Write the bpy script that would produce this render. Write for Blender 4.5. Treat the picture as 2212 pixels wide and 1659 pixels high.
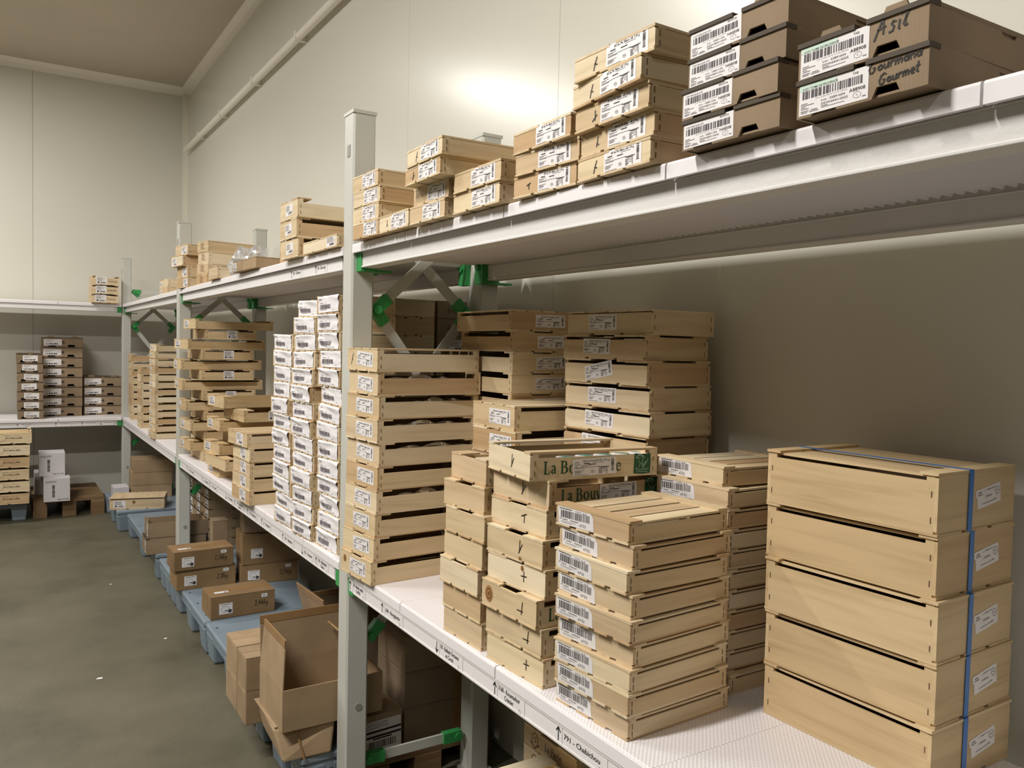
import bpy, bmesh, math, random
from mathutils import Vector, Matrix, noise
scene = bpy.context.scene
for o in list(bpy.data.objects): bpy.data.objects.remove(o)
COL = scene.collection
PI = math.pi
RX, RY, RZ = 'X', 'Y', 'Z'

# ------------------------------------------------------------------ camera
F_PX, W_PX, H_PX = 1757.42, 2212.0, 1659.0
CAM_Z = 1.48
yaw, pitch, roll = 0.5614, 0.0448, 0.0229
fw = Vector((math.sin(yaw)*math.cos(pitch), math.cos(yaw)*math.cos(pitch), -math.sin(pitch)))
rt = Vector((math.cos(yaw), -math.sin(yaw), 0))
up = rt.cross(fw)
r2 = math.cos(roll)*rt + math.sin(roll)*up
u2 = -math.sin(roll)*rt + math.cos(roll)*up
cam_data = bpy.data.cameras.new('camera')
cam = bpy.data.objects.new('camera', cam_data); COL.objects.link(cam)
cam.matrix_world = Matrix(((r2.x, u2.x, -fw.x, 0), (r2.y, u2.y, -fw.y, 0), (r2.z, u2.z, -fw.z, CAM_Z), (0, 0, 0, 1)))
cam_data.sensor_fit = 'HORIZONTAL'; cam_data.sensor_width = 36.0
cam_data.lens = F_PX/W_PX*36.0
cam_data.clip_start = 0.02; cam_data.clip_end = 60
scene.camera = cam

# ------------------------------------------------------------------ view, world, lamps
scene.view_settings.view_transform = 'Standard'
scene.view_settings.look = 'None'
scene.view_settings.exposure = EXPOSURE = 0.25
scene.view_settings.gamma = 1.0
scene.view_settings.use_curve_mapping = False
world = bpy.data.worlds.new('world'); scene.world = world
world.use_nodes = True
world.node_tree.nodes['Background'].inputs[0].default_value = (1.0, 0.96, 0.9, 1)
world.node_tree.nodes['Background'].inputs[1].default_value = 0.01

LAMP_COL = (1.0, 0.968, 0.915)
def ceiling_lamp(x, y, z, sx, sy, watts):
    d = bpy.data.lights.new('ceiling_lamp', 'AREA'); d.shape = 'RECTANGLE'
    d.size = sx; d.size_y = sy; d.energy = watts; d.color = LAMP_COL
    o = bpy.data.objects.new('ceiling_lamp', d); COL.objects.link(o)
    o.location = (x, y, z)
for lx, ly, lw in ((-1.25, 6.65, 76), (-1.5, 4.0, 76), (-1.5, 1.4, 140), (-1.9, -1.4, 20)):
    ceiling_lamp(lx, ly, 3.86, 1.5, 0.16, lw)

# ------------------------------------------------------------------ materials
def new_mat(name):
    m = bpy.data.materials.new(name); m.use_nodes = True
    nt = m.node_tree; b = nt.nodes['Principled BSDF']
    return m, nt, b
def lin(c):
    return tuple((v/255/12.92 if v <= 10 else ((v/255+0.055)/1.055)**2.4) for v in c) + (1,)
def N(nt, t, **kw):
    n = nt.nodes.new(t)
    for k, v in kw.items(): setattr(n, k, v)
    return n
def ramp(nt, stops):
    r = N(nt, 'ShaderNodeValToRGB'); e = r.color_ramp.elements
    while len(e) < len(stops): e.new(0.5)
    for el, (p, c) in zip(e, stops): el.position = p; el.color = c
    return r
def plain(name, rgb, rough=0.6, metal=0.0, noise_amt=0.05, scale=6.0, bump=0.0, bscale=40.0, spec=0.5):
    m, nt, b = new_mat(name)
    c = lin(rgb)
    tc = N(nt, 'ShaderNodeTexCoord'); nz = N(nt, 'ShaderNodeTexNoise'); nz.inputs['Scale'].default_value = scale
    nz.inputs['Detail'].default_value = 4
    nt.links.new(tc.outputs['Object'], nz.inputs['Vector'])
    r = ramp(nt, [(0.3, tuple(v*(1-noise_amt) for v in c[:3])+(1,)), (0.7, tuple(min(1, v*(1+noise_amt)) for v in c[:3])+(1,))])
    nt.links.new(nz.outputs['Fac'], r.inputs['Fac']); nt.links.new(r.outputs['Color'], b.inputs['Base Color'])
    b.inputs['Roughness'].default_value = rough; b.inputs['Metallic'].default_value = metal
    b.inputs['Specular IOR Level'].default_value = spec
    if bump:
        n2 = N(nt, 'ShaderNodeTexNoise'); n2.inputs['Scale'].default_value = bscale; n2.inputs['Detail'].default_value = 3
        bp = N(nt, 'ShaderNodeBump'); bp.inputs['Strength'].default_value = bump; bp.inputs['Distance'].default_value = 0.01
        nt.links.new(tc.outputs['Object'], n2.inputs['Vector']); nt.links.new(n2.outputs['Fac'], bp.inputs['Height'])
        nt.links.new(bp.outputs['Normal'], b.inputs['Normal'])
    return m
def wood(name, axis, tones, stretch=14.0):
    """grain runs along `axis` (0 x, 1 y); every panel takes its own tone and its own piece of grain"""
    m, nt, b = new_mat(name)
    tc = N(nt, 'ShaderNodeTexCoord'); oi = N(nt, 'ShaderNodeObjectInfo')
    mul = N(nt, 'ShaderNodeMath', operation='MULTIPLY'); mul.inputs[1].default_value = 37.0
    nt.links.new(oi.outputs['Random'], mul.inputs[0])
    add = N(nt, 'ShaderNodeVectorMath', operation='ADD')
    nt.links.new(tc.outputs['Object'], add.inputs[0]); nt.links.new(mul.outputs[0], add.inputs[1])
    sc = [stretch*3.2]*3; sc[axis] = 3.0
    mp = N(nt, 'ShaderNodeVectorMath', operation='MULTIPLY'); mp.inputs[1].default_value = sc
    nt.links.new(add.outputs[0], mp.inputs[0])
    nz = N(nt, 'ShaderNodeTexNoise'); nz.inputs['Scale'].default_value = 1.0; nz.inputs['Detail'].default_value = 5; nz.inputs['Distortion'].default_value = 0.6
    nt.links.new(mp.outputs[0], nz.inputs['Vector'])
    tone = ramp(nt, [(i/(len(tones)-1), lin(t)) for i, t in enumerate(tones)])
    nt.links.new(oi.outputs['Random'], tone.inputs['Fac'])
    g = ramp(nt, [(0.28, (0.66, 0.60, 0.52, 1)), (0.5, (0.96, 0.95, 0.93, 1)), (0.75, (1.08, 1.08, 1.08, 1))])
    nt.links.new(nz.outputs['Fac'], g.inputs['Fac'])
    mx = N(nt, 'ShaderNodeMix', data_type='RGBA', blend_type='MULTIPLY'); mx.inputs[0].default_value = 0.6
    nt.links.new(tone.outputs['Color'], mx.inputs[6]); nt.links.new(g.outputs['Color'], mx.inputs[7])
    nt.links.new(mx.outputs[2], b.inputs['Base Color'])
    b.inputs['Roughness'].default_value = 0.62; b.inputs['Specular IOR Level'].default_value = 0.3
    bp = N(nt, 'ShaderNodeBump'); bp.inputs['Strength'].default_value = 0.12; bp.inputs['Distance'].default_value = 0.002
    nt.links.new(nz.outputs['Fac'], bp.inputs['Height']); nt.links.new(bp.outputs['Normal'], b.inputs['Normal'])
    return m
PALE = [(212, 188, 150), (229, 212, 180), (198, 166, 126), (233, 219, 190), (210, 186, 148), (229, 211, 175), (194, 162, 122), (221, 201, 165)]
TAN = [(198, 170, 128), (214, 190, 150), (204, 176, 134), (220, 198, 160)]
M = {}
M['wx'] = wood('pale_poplar_across', 0, PALE); M['wy'] = wood('pale_poplar_along', 1, PALE)
M['tx'] = wood('tan_poplar_across', 0, TAN); M['ty'] = wood('tan_poplar_along', 1, TAN)
M['board'] = wood('pallet_board', 0, [(118, 94, 66), (136, 110, 80)])
M['knot'] = plain('wood_knot', (112, 74, 40), 0.6, noise_amt=0.3, scale=60)
M['knot2'] = plain('wood_knot_ring', (164, 118, 72), 0.6, noise_amt=0.2, scale=60)
def cardboard(name, rgb):
    m, nt, b = new_mat(name)
    tc = N(nt, 'ShaderNodeTexCoord'); oi = N(nt, 'ShaderNodeObjectInfo')
    nz = N(nt, 'ShaderNodeTexNoise'); nz.inputs['Scale'].default_value = 9; nz.inputs['Detail'].default_value = 5
    wv = N(nt, 'ShaderNodeTexWave'); wv.inputs['Scale'].default_value = 60; wv.inputs['Distortion'].default_value = 0.4
    nt.links.new(tc.outputs['Object'], nz.inputs['Vector']); nt.links.new(tc.outputs['Object'], wv.inputs['Vector'])
    c = lin(rgb)
    r = ramp(nt, [(0.3, tuple(v*0.86 for v in c[:3])+(1,)), (0.7, tuple(v*1.1 for v in c[:3])+(1,))])
    nt.links.new(nz.outputs['Fac'], r.inputs['Fac'])
    hs = N(nt, 'ShaderNodeHueSaturation')
    mr = N(nt, 'ShaderNodeMapRange'); mr.inputs['To Min'].default_value = 0.88; mr.inputs['To Max'].default_value = 1.1
    nt.links.new(oi.outputs['Random'], mr.inputs['Value']); nt.links.new(mr.outputs[0], hs.inputs['Value'])
    nt.links.new(r.outputs['Color'], hs.inputs['Color']); nt.links.new(hs.outputs['Color'], b.inputs['Base Color'])
    bp = N(nt, 'ShaderNodeBump'); bp.inputs['Strength'].default_value = 0.06; bp.inputs['Distance'].default_value = 0.002
    nt.links.new(wv.outputs['Fac'], bp.inputs['Height']); nt.links.new(bp.outputs['Normal'], b.inputs['Normal'])
    b.inputs['Roughness'].default_value = 0.75; b.inputs['Specular IOR Level'].default_value = 0.25
    return m
M['card'] = cardboard('brown_cardboard', (166, 142, 112))
M['carddark'] = cardboard('dark_brown_cardboard', (146, 126, 102))
M['cardkg'] = cardboard('brown_carton_board', (142, 115, 82))
M['rim'] = plain('dark_tray_rim', (74, 62, 48), 0.7)
M['tape'] = plain('brown_tape', (150, 116, 76), 0.28, noise_amt=0.08, scale=20)
M['paper'] = plain('white_paper', (236, 232, 234), 0.55, noise_amt=0.02)
M['label'] = plain('white_label', (234, 230, 230), 0.4, noise_amt=0.015)
M['ink'] = plain('black_ink', (34, 31, 32), 0.6)
M['grey'] = plain('grey_ink', (120, 114, 114), 0.6)
M['bar'] = plain('barcode_ink', (84, 78, 82), 0.6)
M['bar2'] = plain('soft_barcode_ink', (112, 104, 110), 0.6)
M['greenink'] = plain('green_ink', (24, 84, 52), 0.55, noise_amt=0.08)
M['paleg'] = plain('pale_green_ink', (176, 202, 176), 0.5)
M['mint'] = plain('mint_label_tint', (205, 226, 210), 0.4)
M['marker'] = plain('black_marker', (38, 30, 24), 0.45)
M['kraft'] = plain('kraft_board', (196, 166, 128), 0.7)
M['staple'] = plain('steel_staple', (120, 100, 76), 0.4, metal=0.4)
M['steel'] = plain('light_grey_rack_steel', (198, 198, 190), 0.42, noise_amt=0.02, bump=0.04, bscale=160)
M['beam'] = plain('white_beam_steel', (222, 219, 216), 0.4, noise_amt=0.02, bump=0.05, bscale=120)
M['plug'] = plain('grey_plug', (150, 148, 140), 0.5)
M['green'] = plain('green_bracket_plastic', (58, 156, 84), 0.4, noise_amt=0.06)
M['deck'] = None
M['blue'] = plain('blue_grey_pallet_plastic', (126, 140, 152), 0.5, noise_amt=0.06, bump=0.08, bscale=60)
M['strap'] = plain('blue_strap', (54, 116, 190), 0.35, noise_amt=0.06, scale=30)
M['whitecard'] = plain('white_carton_board', (206, 202, 206), 0.6, noise_amt=0.04)
M['green2'] = plain('teal_print', (38, 128, 116), 0.5)
def deck_mat():
    m, nt, b = new_mat('white_dotted_shelf_plastic')
    tc = N(nt, 'ShaderNodeTexCoord')
    sp = N(nt, 'ShaderNodeSeparateXYZ'); nt.links.new(tc.outputs['Object'], sp.inputs[0])
    outs = []
    for ax in 'XY':
        a = N(nt, 'ShaderNodeMath', operation='MULTIPLY'); a.inputs[1].default_value = 2*PI/0.0095
        s = N(nt, 'ShaderNodeMath', operation='SINE')
        nt.links.new(sp.outputs[ax], a.inputs[0]); nt.links.new(a.outputs[0], s.inputs[0]); outs.append(s)
    mu = N(nt, 'ShaderNodeMath', operation='MULTIPLY'); nt.links.new(outs[0].outputs[0], mu.inputs[0]); nt.links.new(outs[1].outputs[0], mu.inputs[1])
    geo = N(nt, 'ShaderNodeNewGeometry'); sn = N(nt, 'ShaderNodeSeparateXYZ'); nt.links.new(geo.outputs['Normal'], sn.inputs[0])
    gt = N(nt, 'ShaderNodeMath', operation='GREATER_THAN'); gt.inputs[1].default_value = 0.9; nt.links.new(sn.outputs['Z'], gt.inputs[0])
    m2 = N(nt, 'ShaderNodeMath', operation='MULTIPLY'); nt.links.new(mu.outputs[0], m2.inputs[0]); nt.links.new(gt.outputs[0], m2.inputs[1])
    r = ramp(nt, [(0.0, lin((238, 234, 236))), (0.35, lin((238, 234, 236))), (0.75, lin((216, 212, 216)))])
    nt.links.new(m2.outputs[0], r.inputs['Fac']); nt.links.new(r.outputs['Color'], b.inputs['Base Color'])
    bp = N(nt, 'ShaderNodeBump'); bp.inputs['Strength'].default_value = 0.35; bp.inputs['Distance'].default_value = 0.0015
    bp.invert = True
    nt.links.new(m2.outputs[0], bp.inputs['Height']); nt.links.new(bp.outputs['Normal'], b.inputs['Normal'])
    b.inputs['Roughness'].default_value = 0.42
    return m
M['deck'] = deck_mat()
M['wall'] = plain('cream_wall_panel', (222, 219, 207), 0.24, noise_amt=0.012, scale=1.2, bump=0.03, bscale=3.0, spec=0.45)
M['lowbounce'] = plain('grey_low_bounce_wall', (104, 98, 86), 0.7)  # unseen walls coloured dark to cut the light they bounce back
M['ceil'] = plain('cream_ceiling_panel', (196, 184, 164), 0.6, noise_amt=0.03, scale=1.5)
M['trim'] = plain('cream_cove_trim', (240, 235, 220), 0.4, noise_amt=0.01)
M['seam'] = plain('grey_panel_seam', (176, 170, 154), 0.6)
def floor_mat():
    m, nt, b = new_mat('worn_concrete_floor')
    tc = N(nt, 'ShaderNodeTexCoord')
    n1 = N(nt, 'ShaderNodeTexNoise'); n1.inputs['Scale'].default_value = 1.6; n1.inputs['Detail'].default_value = 8; n1.inputs['Roughness'].default_value = 0.6
    n2 = N(nt, 'ShaderNodeTexNoise'); n2.inputs['Scale'].default_value = 90; n2.inputs['Detail'].default_value = 4
    nt.links.new(tc.outputs['Object'], n1.inputs['Vector']); nt.links.new(tc.outputs['Object'], n2.inputs['Vector'])
    r = ramp(nt, [(0.3, lin((78, 74, 59))), (0.5, lin((98, 93, 76))), (0.75, lin((112, 107, 90)))])
    nt.links.new(n1.outputs['Fac'], r.inputs['Fac'])
    r2_ = ramp(nt, [(0.3, (0.82, 0.82, 0.8, 1)), (0.6, (1, 1, 1, 1))]); nt.links.new(n2.outputs['Fac'], r2_.inputs['Fac'])
    mx = N(nt, 'ShaderNodeMix', data_type='RGBA', blend_type='MULTIPLY'); mx.inputs[0].default_value = 0.6
    nt.links.new(r.outputs['Color'], mx.inputs[6]); nt.links.new(r2_.outputs['Color'], mx.inputs[7])
    nt.links.new(mx.outputs[2], b.inputs['Base Color']); b.inputs['Roughness'].default_value = 0.5
    bp = N(nt, 'ShaderNodeBump'); bp.inputs['Strength'].default_value = 0.15; bp.inputs['Distance'].default_value = 0.003
    nt.links.new(n2.outputs['Fac'], bp.inputs['Height']); nt.links.new(bp.outputs['Normal'], b.inputs['Normal'])
    return m
M['floor'] = floor_mat()
def film_mat(name, gloss, alpha):
    m, nt, b = new_mat(name)
    out = nt.nodes['Material Output']
    tr = N(nt, 'ShaderNodeBsdfTransparent'); gl = N(nt, 'ShaderNodeBsdfGlossy'); gl.inputs['Roughness'].default_value = gloss
    df = N(nt, 'ShaderNodeBsdfDiffuse'); df.inputs[0].default_value = (0.9, 0.9, 0.9, 1)
    m1 = N(nt, 'ShaderNodeMixShader'); m1.inputs[0].default_value = 0.4
    nt.links.new(gl.outputs[0], m1.inputs[1]); nt.links.new(df.outputs[0], m1.inputs[2])
    m2 = N(nt, 'ShaderNodeMixShader'); m2.inputs[0].default_value = alpha
    nt.links.new(tr.outputs[0], m2.inputs[1]); nt.links.new(m1.outputs[0], m2.inputs[2])
    nt.links.new(m2.outputs[0], out.inputs['Surface'])
    return m
M['film'] = film_mat('clear_plastic_film', 0.12, 0.10)
M['bag'] = film_mat('clear_plastic_bag', 0.12, 0.62)

# ------------------------------------------------------------------ mesh helpers
class MB:
    def __init__(s): s.v = []; s.f = []; s.m = []; s.mats = []
    def mi(s, k):
        if k not in s.mats: s.mats.append(k)
        return s.mats.index(k)
    def face(s, pts, k):
        b = len(s.v); s.v += [tuple(p) for p in pts]; s.f.append(tuple(range(b, b+len(pts)))); s.m.append(s.mi(k)); return s
    def hexa(s, p, k):
        """8 points: bottom ring 0-3, top ring 4-7"""
        b = len(s.v); s.v += [tuple(q) for q in p]; i = s.mi(k)
        for f in ((3, 2, 1, 0), (4, 5, 6, 7), (0, 1, 5, 4), (1, 2, 6, 5), (2, 3, 7, 6), (3, 0, 4, 7)):
            s.f.append(tuple(b+q for q in f)); s.m.append(i)
        return s
    def box(s, x0, x1, y0, y1, z0, z1, k):
        return s.hexa([(x0, y0, z0), (x1, y0, z0), (x1, y1, z0), (x0, y1, z0), (x0, y0, z1), (x1, y0, z1), (x1, y1, z1), (x0, y1, z1)], k)
    def bar(s, a, b, w, t, k, n=(0, 1, 0)):
        """flat bar from a to b: w wide in the plane across n, t thick along n"""
        a, b, n = Vector(a), Vector(b), Vector(n).normalized()
        d = (b-a).normalized(); q = d.cross(n).normalized()*(w/2); n = n*(t/2)
        return s.hexa([a-q-n, a+q-n, a+q+n, a-q+n, b-q-n, b+q-n, b+q+n, b-q+n], k)
    def tube(s, a, b, r, k, n=12, r1=None):
        a, b = Vector(a), Vector(b); d = (b-a).normalized(); r1 = r if r1 is None else r1
        u = d.orthogonal().normalized(); w = d.cross(u); o = len(s.v); i = s.mi(k)
        for c, rr in ((a, r), (b, r1)):
            for j in range(n):
                t = 2*PI*j/n; s.v.append(tuple(c+(u*math.cos(t)+w*math.sin(t))*rr))
        for j in range(n):
            s.f.append((o+j, o+(j+1) % n, o+n+(j+1) % n, o+n+j)); s.m.append(i)
        s.f.append(tuple(o+j for j in reversed(range(n)))); s.m.append(i)
        s.f.append(tuple(o+n+j for j in range(n))); s.m.append(i)
        return s
    def prism(s, pts, y0, y1, k):
        """outline in x,z swept from y0 to y1 (counter-clockwise seen from -y)"""
        n = len(pts); o = len(s.v); i = s.mi(k)
        s.v += [(p[0], y0, p[1]) for p in pts]+[(p[0], y1, p[1]) for p in pts]
        s.f.append(tuple(o+j for j in range(n))); s.m.append(i)
        s.f.append(tuple(o+n+j for j in reversed(range(n)))); s.m.append(i)
        for j in range(n):
            s.f.append((o+j, o+n+j, o+n+(j+1) % n, o+(j+1) % n)); s.m.append(i)
        return s
    # ---- flat print on the plane y = y (facing -y); coordinates x, z
    def rect(s, x0, x1, z0, z1, y, k): return s.face([(x0, y, z0), (x1, y, z0), (x1, y, z1), (x0, y, z1)], k)
    def ribbon(s, pts, w, y, k):
        for a, b in zip(pts, pts[1:]):
            wa, wb = (a[2] if len(a) > 2 else w)/2, (b[2] if len(b) > 2 else w)/2
            dx, dz = b[0]-a[0], b[1]-a[1]; l = math.hypot(dx, dz) or 1e-9
            ex, ez = dx/l, dz/l; nx, nz = -ez, ex
            ax, az, bx, bz = a[0]-ex*wa*.5, a[1]-ez*wa*.5, b[0]+ex*wb*.5, b[1]+ez*wb*.5
            s.face([(ax-nx*wa, y, az-nz*wa), (bx-nx*wb, y, bz-nz*wb), (bx+nx*wb, y, bz+nz*wb), (ax+nx*wa, y, az+nz*wa)], k)
        return s
    def text(s, string, x, z, size, y, k, bold=0.0, align='L', width=None, rot=0.0, sx=1.0):
        vs, fs, x0, x1 = text_shape(string, bold)
        sc = size; scx = size*sx
        if width: scx = width/max(1e-6, (x1-x0))
        off = {'L': -x0, 'C': -(x0+x1)/2, 'R': -x1}[align]
        b = len(s.v); i = s.mi(k); c, sn = math.cos(rot), math.sin(rot)
        for px, pz in vs:
            qx, qz = (px+off)*scx, pz*sc
            s.v.append((x+qx*c-qz*sn, y, z+qx*sn+qz*c))
        for f in fs: s.f.append(tuple(b+q for q in f)); s.m.append(i)
        return s
    def mesh(s, name):
        me = bpy.data.meshes.new(name); me.from_pydata(s.v, [], s.f)
        for k in s.mats: me.materials.append(M[k])
        me.polygons.foreach_set('material_index', s.m); me.update()
        return me
    def turned(s, rz=0.0, loc=(0, 0, 0)):
        c, sn = math.cos(rz), math.sin(rz)
        s.v = [(x*c-y*sn+loc[0], x*sn+y*c+loc[1], z+loc[2]) for x, y, z in s.v]; return s
TXT = {}
def text_shape(string, bold):
    key = (string, bold)
    if key not in TXT:
        cu = bpy.data.curves.new('t', 'FONT'); cu.body = string; cu.resolution_u = 2; cu.offset = bold; cu.size = 1.0
        ob = bpy.data.objects.new('t', cu); COL.objects.link(ob)
        dg = bpy.context.evaluated_depsgraph_get(); me = ob.evaluated_get(dg).to_mesh()
        vs = [(v.co.x, v.co.y) for v in me.vertices]; fs = [tuple(p.vertices) for p in me.polygons]
        ob.evaluated_get(dg).to_mesh_clear()
        bpy.data.objects.remove(ob); bpy.data.curves.remove(cu)
        xs = [v[0] for v in vs] or [0, 1]
        TXT[key] = (vs, fs, min(xs), max(xs))
    return TXT[key]
def link(name, mesh, parent=None, loc=(0, 0, 0), rz=0.0, smooth=False, bevel=0.0):
    o = bpy.data.objects.new(name, mesh); COL.objects.link(o)
    o.location = loc; o.rotation_euler = (0, 0, rz)
    if parent: o.parent = parent
    if smooth:
        for p in mesh.polygons: p.use_smooth = True
    if bevel:
        b = o.modifiers.new('bevel', 'BEVEL'); b.width = bevel; b.segments = 2; b.limit_method = 'ANGLE'
    return o
def tag(o, label=None, cat=None, group=None, kind=None):
    if label: o['label'] = label
    if cat: o['category'] = cat
    if group: o['group'] = group
    if kind: o['kind'] = kind
    return o
def thing(name, label, cat, loc, rz=0.0, group=None):
    o = bpy.data.objects.new(name, None); o.empty_display_size = 0.05; COL.objects.link(o)
    o.location = loc; o.rotation_euler = (0, 0, rz)
    return tag(o, label, cat, group)
CACHE = {}
def cached(key, fn):
    if key not in CACHE: CACHE[key] = fn()
    return CACHE[key]
ORD = ['topmost']+[k+' from top' for k in ('second', 'third', 'fourth', 'fifth', 'sixth', 'seventh', 'eighth', 'ninth', 'tenth', 'eleventh', 'twelfth', 'thirteenth')]
def order(j, n):
    """j counted from the bottom"""
    if n == 1: return 'single'
    if n == 2: return ['lower', 'upper'][j]
    if j == 0: return 'bottom'
    return ORD[n-1-j]

# ------------------------------------------------------------------ room
XF, ZL, ZU, XW, YW, ZC = 0.9098, 0.7851, 1.7844, 1.563, 8.5813, 3.9324
YB = 7.9168
def structure(name, mb, **kw):
    return tag(link(name, mb.mesh(name), **kw), kind='structure')
X_L, Y_F = -4.6, -4.5
structure('floor', MB().box(X_L, XW+.1, Y_F, YW+.1, -.1, 0, 'floor'))
structure('ceiling', MB().box(X_L, XW+.1, Y_F, YW+.1, ZC, ZC+.1, 'ceil'))
wr = MB(); ys = [Y_F, 2.24, 3.42, YW]
for a, b in zip(ys, ys[1:]): wr.box(XW, XW+.1, a+.0008, b-.0008, 0, ZC, 'wall')
wr.box(XW+.004, XW+.09, Y_F, YW, 0, ZC, 'seam')
structure('wall_right', wr)
wb = MB(); xs_ = [X_L, -2.15, -0.95, 0.25, XW]
for a, b in zip(xs_, xs_[1:]): wb.box(a+.0015, b-.0015, YW, YW+.1, 0, ZC, 'wall')
wb.box(X_L, XW, YW+.004, YW+.09, 0, ZC, 'seam')
structure('wall_back', wb)
structure('wall_left', MB().box(X_L-.1, X_L, Y_F, YW, 0, ZC, 'lowbounce'))
structure('wall_front', MB().box(X_L, XW, Y_F-.1, Y_F, 0, ZC, 'lowbounce'))
def cove(mb, along, r=0.06):
    pts = [(0, 0), (-r, 0), (-r*.72, -r*.12), (-r*.3, -r*.42), (-r*.1, -r*.75), (0, -r)]
    return pts
t = MB(); n = 6; pr = cove(t, 'y')
for (x0, y0, x1, y1, ux, uy, nm) in ((XW, Y_F, XW, YW, 1, 0, 'trim_1'), (X_L, YW, XW, YW, 0, 1, 'trim_2')):
    m_ = MB(); o = 0; i = m_.mi('trim')
    ring = []
    for ex, ey in ((x0, y0), (x1, y1)):
        for p in pr: m_.v.append((ex+p[0]*ux, ey+p[0]*uy, ZC+p[1]*1.2))
    for j in range(6):
        m_.f.append((j, (j+1) % 6, 6+(j+1) % 6, 6+j)); m_.m.append(i)
    structure(nm, m_)
structure('trim_3', MB().prism([(XW-.045, .02), (XW, .02), (XW, ZC-.07), (XW-.045, ZC-.07)], YW-.008, YW, 'trim').prism([(XW-.008, .02), (XW, .02), (XW, ZC-.07), (XW-.008, ZC-.07)], YW-.045, YW-.008, 'trim'))
# conduit on the right wall
cp = thing('wall_conduit', 'long cream conduit pipe clipped high along the right wall', 'pipe', (XW, 0, 3.31))
cm = MB(); cm.tube((-.045, Y_F+.1, 0), (-.045, 8.43, 0), .024, 'trim', 16)
link('pipe', cm.mesh('pipe'), cp, smooth=False)
for k, y in enumerate((7.75, 6.9, 5.9, 4.9, 3.9, 2.9)):
    c_ = MB().box(-.072, 0, y-.012, y+.012, -.028, .03, 'trim'); link('pipe_clip', c_.mesh('pipe_clip'), cp)

# ------------------------------------------------------------------ shelving
WP, DP, ZT = 0.0732, 0.0779, 2.187
XR0, XR1 = 1.363, 1.436
def clip(mb, c, d):
    """green moulded clip around the end of a brace at c, running towards d"""
    c, d = Vector(c), Vector(d); u = (d-c).normalized()
    mb.bar(c-u*.012, c+u*.055, .036, .026, 'green')
    mb.tube(c+Vector((0, -.02, 0)), c+Vector((0, .02, 0)), .014, 'green', 10)
    return mb
def frame(y, label, shield=False):
    t = thing('shelving_frame', label, 'shelving upright', (XF, y, 0), 0, 'grey uprights of the shelving')
    for k, x0 in enumerate((0, XR0-XF)):
        pm = MB(); b = .006
        prof = [(x0+b, 0), (x0+WP-b, 0), (x0+WP, b), (x0+WP, DP-b), (x0+WP-b, DP), (x0+b, DP), (x0, DP-b), (x0, b)]
        o = len(pm.v); i = pm.mi('steel'); n = 8
        pm.v += [(p[0], p[1], 0.012) for p in prof]+[(p[0], p[1], ZT) for p in prof]
        pm.f += [tuple(reversed(range(n))), tuple(range(n, 2*n))]; pm.m += [i, i]
        for j in range(n): pm.f.append((j, (j+1) % n, n+(j+1) % n, n+j)); pm.m.append(i)
        post = link('post', pm.mesh('post'), t)
        c_ = MB().box(x0-.002, x0+WP+.002, -.002, DP+.002, ZT-.004, ZT+.006, 'steel'); link('end_cap', c_.mesh('end_cap'), post)
        f_ = MB().box(x0-.01, x0+WP+.01, -.01, DP+.01, 0, .012, 'plug'); link('foot_plate', f_.mesh('foot_plate'), post)
        for z in (0.335, 2.07):
            q = MB()
            if z > 2: q.prism([(x0+.02, z+.02), (x0+.02, z-.012), (x0+.03, z-.024), (x0+.042, z-.012), (x0+.042, z+.02)], 0, .001, 'green') if 0 else q.box(x0-.0015, x0, .024, .048, z-.016, z+.02, 'plug')
            else: q.tube((x0+.042, -.002, z), (x0+.042, .001, z), .011, 'plug', 16)
            link('post_plug', q.mesh('post_plug'), post)
    xa, xb, ym = WP+.022, XR0-XF-.03, DP/2
    zs = [1.9, 1.59, 0.54, 0.135]
    segs = [((xa, zs[0]), (xb, zs[0])), ((xa, zs[0]), (xb, zs[1])), ((xb, zs[0]), (xa, zs[1])), ((xa, zs[1]), (xb, 1.16)), ((xb, zs[1]), (xa, 1.16)),
            ((xa, zs[2]), (xb, .92)), ((xb, zs[2]), (xa, .92)), ((xa, zs[3]), (xb, zs[3]))]
    for k, (a, b) in enumerate(segs):
        off = (-.006, .006)[k % 2]
        A, B = Vector((a[0], ym+off, a[1])), Vector((b[0], ym+off, b[1]))
        br = link('brace', MB().bar(A, B, .032, .009, 'steel').mesh('brace'), t)
        link('brace_clip', clip(MB(), A, B).mesh('brace_clip'), br)
        link('brace_clip', clip(MB(), B, A).mesh('brace_clip'), br)
    return t
frame(2.3824, 'nearest grey shelving upright, full height in the middle of the picture')
frame(5.24, 'middle grey shelving upright behind the criss-cross stacked crates')
frame(7.93, 'farthest grey shelving upright, in the corner by the back wall')

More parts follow.
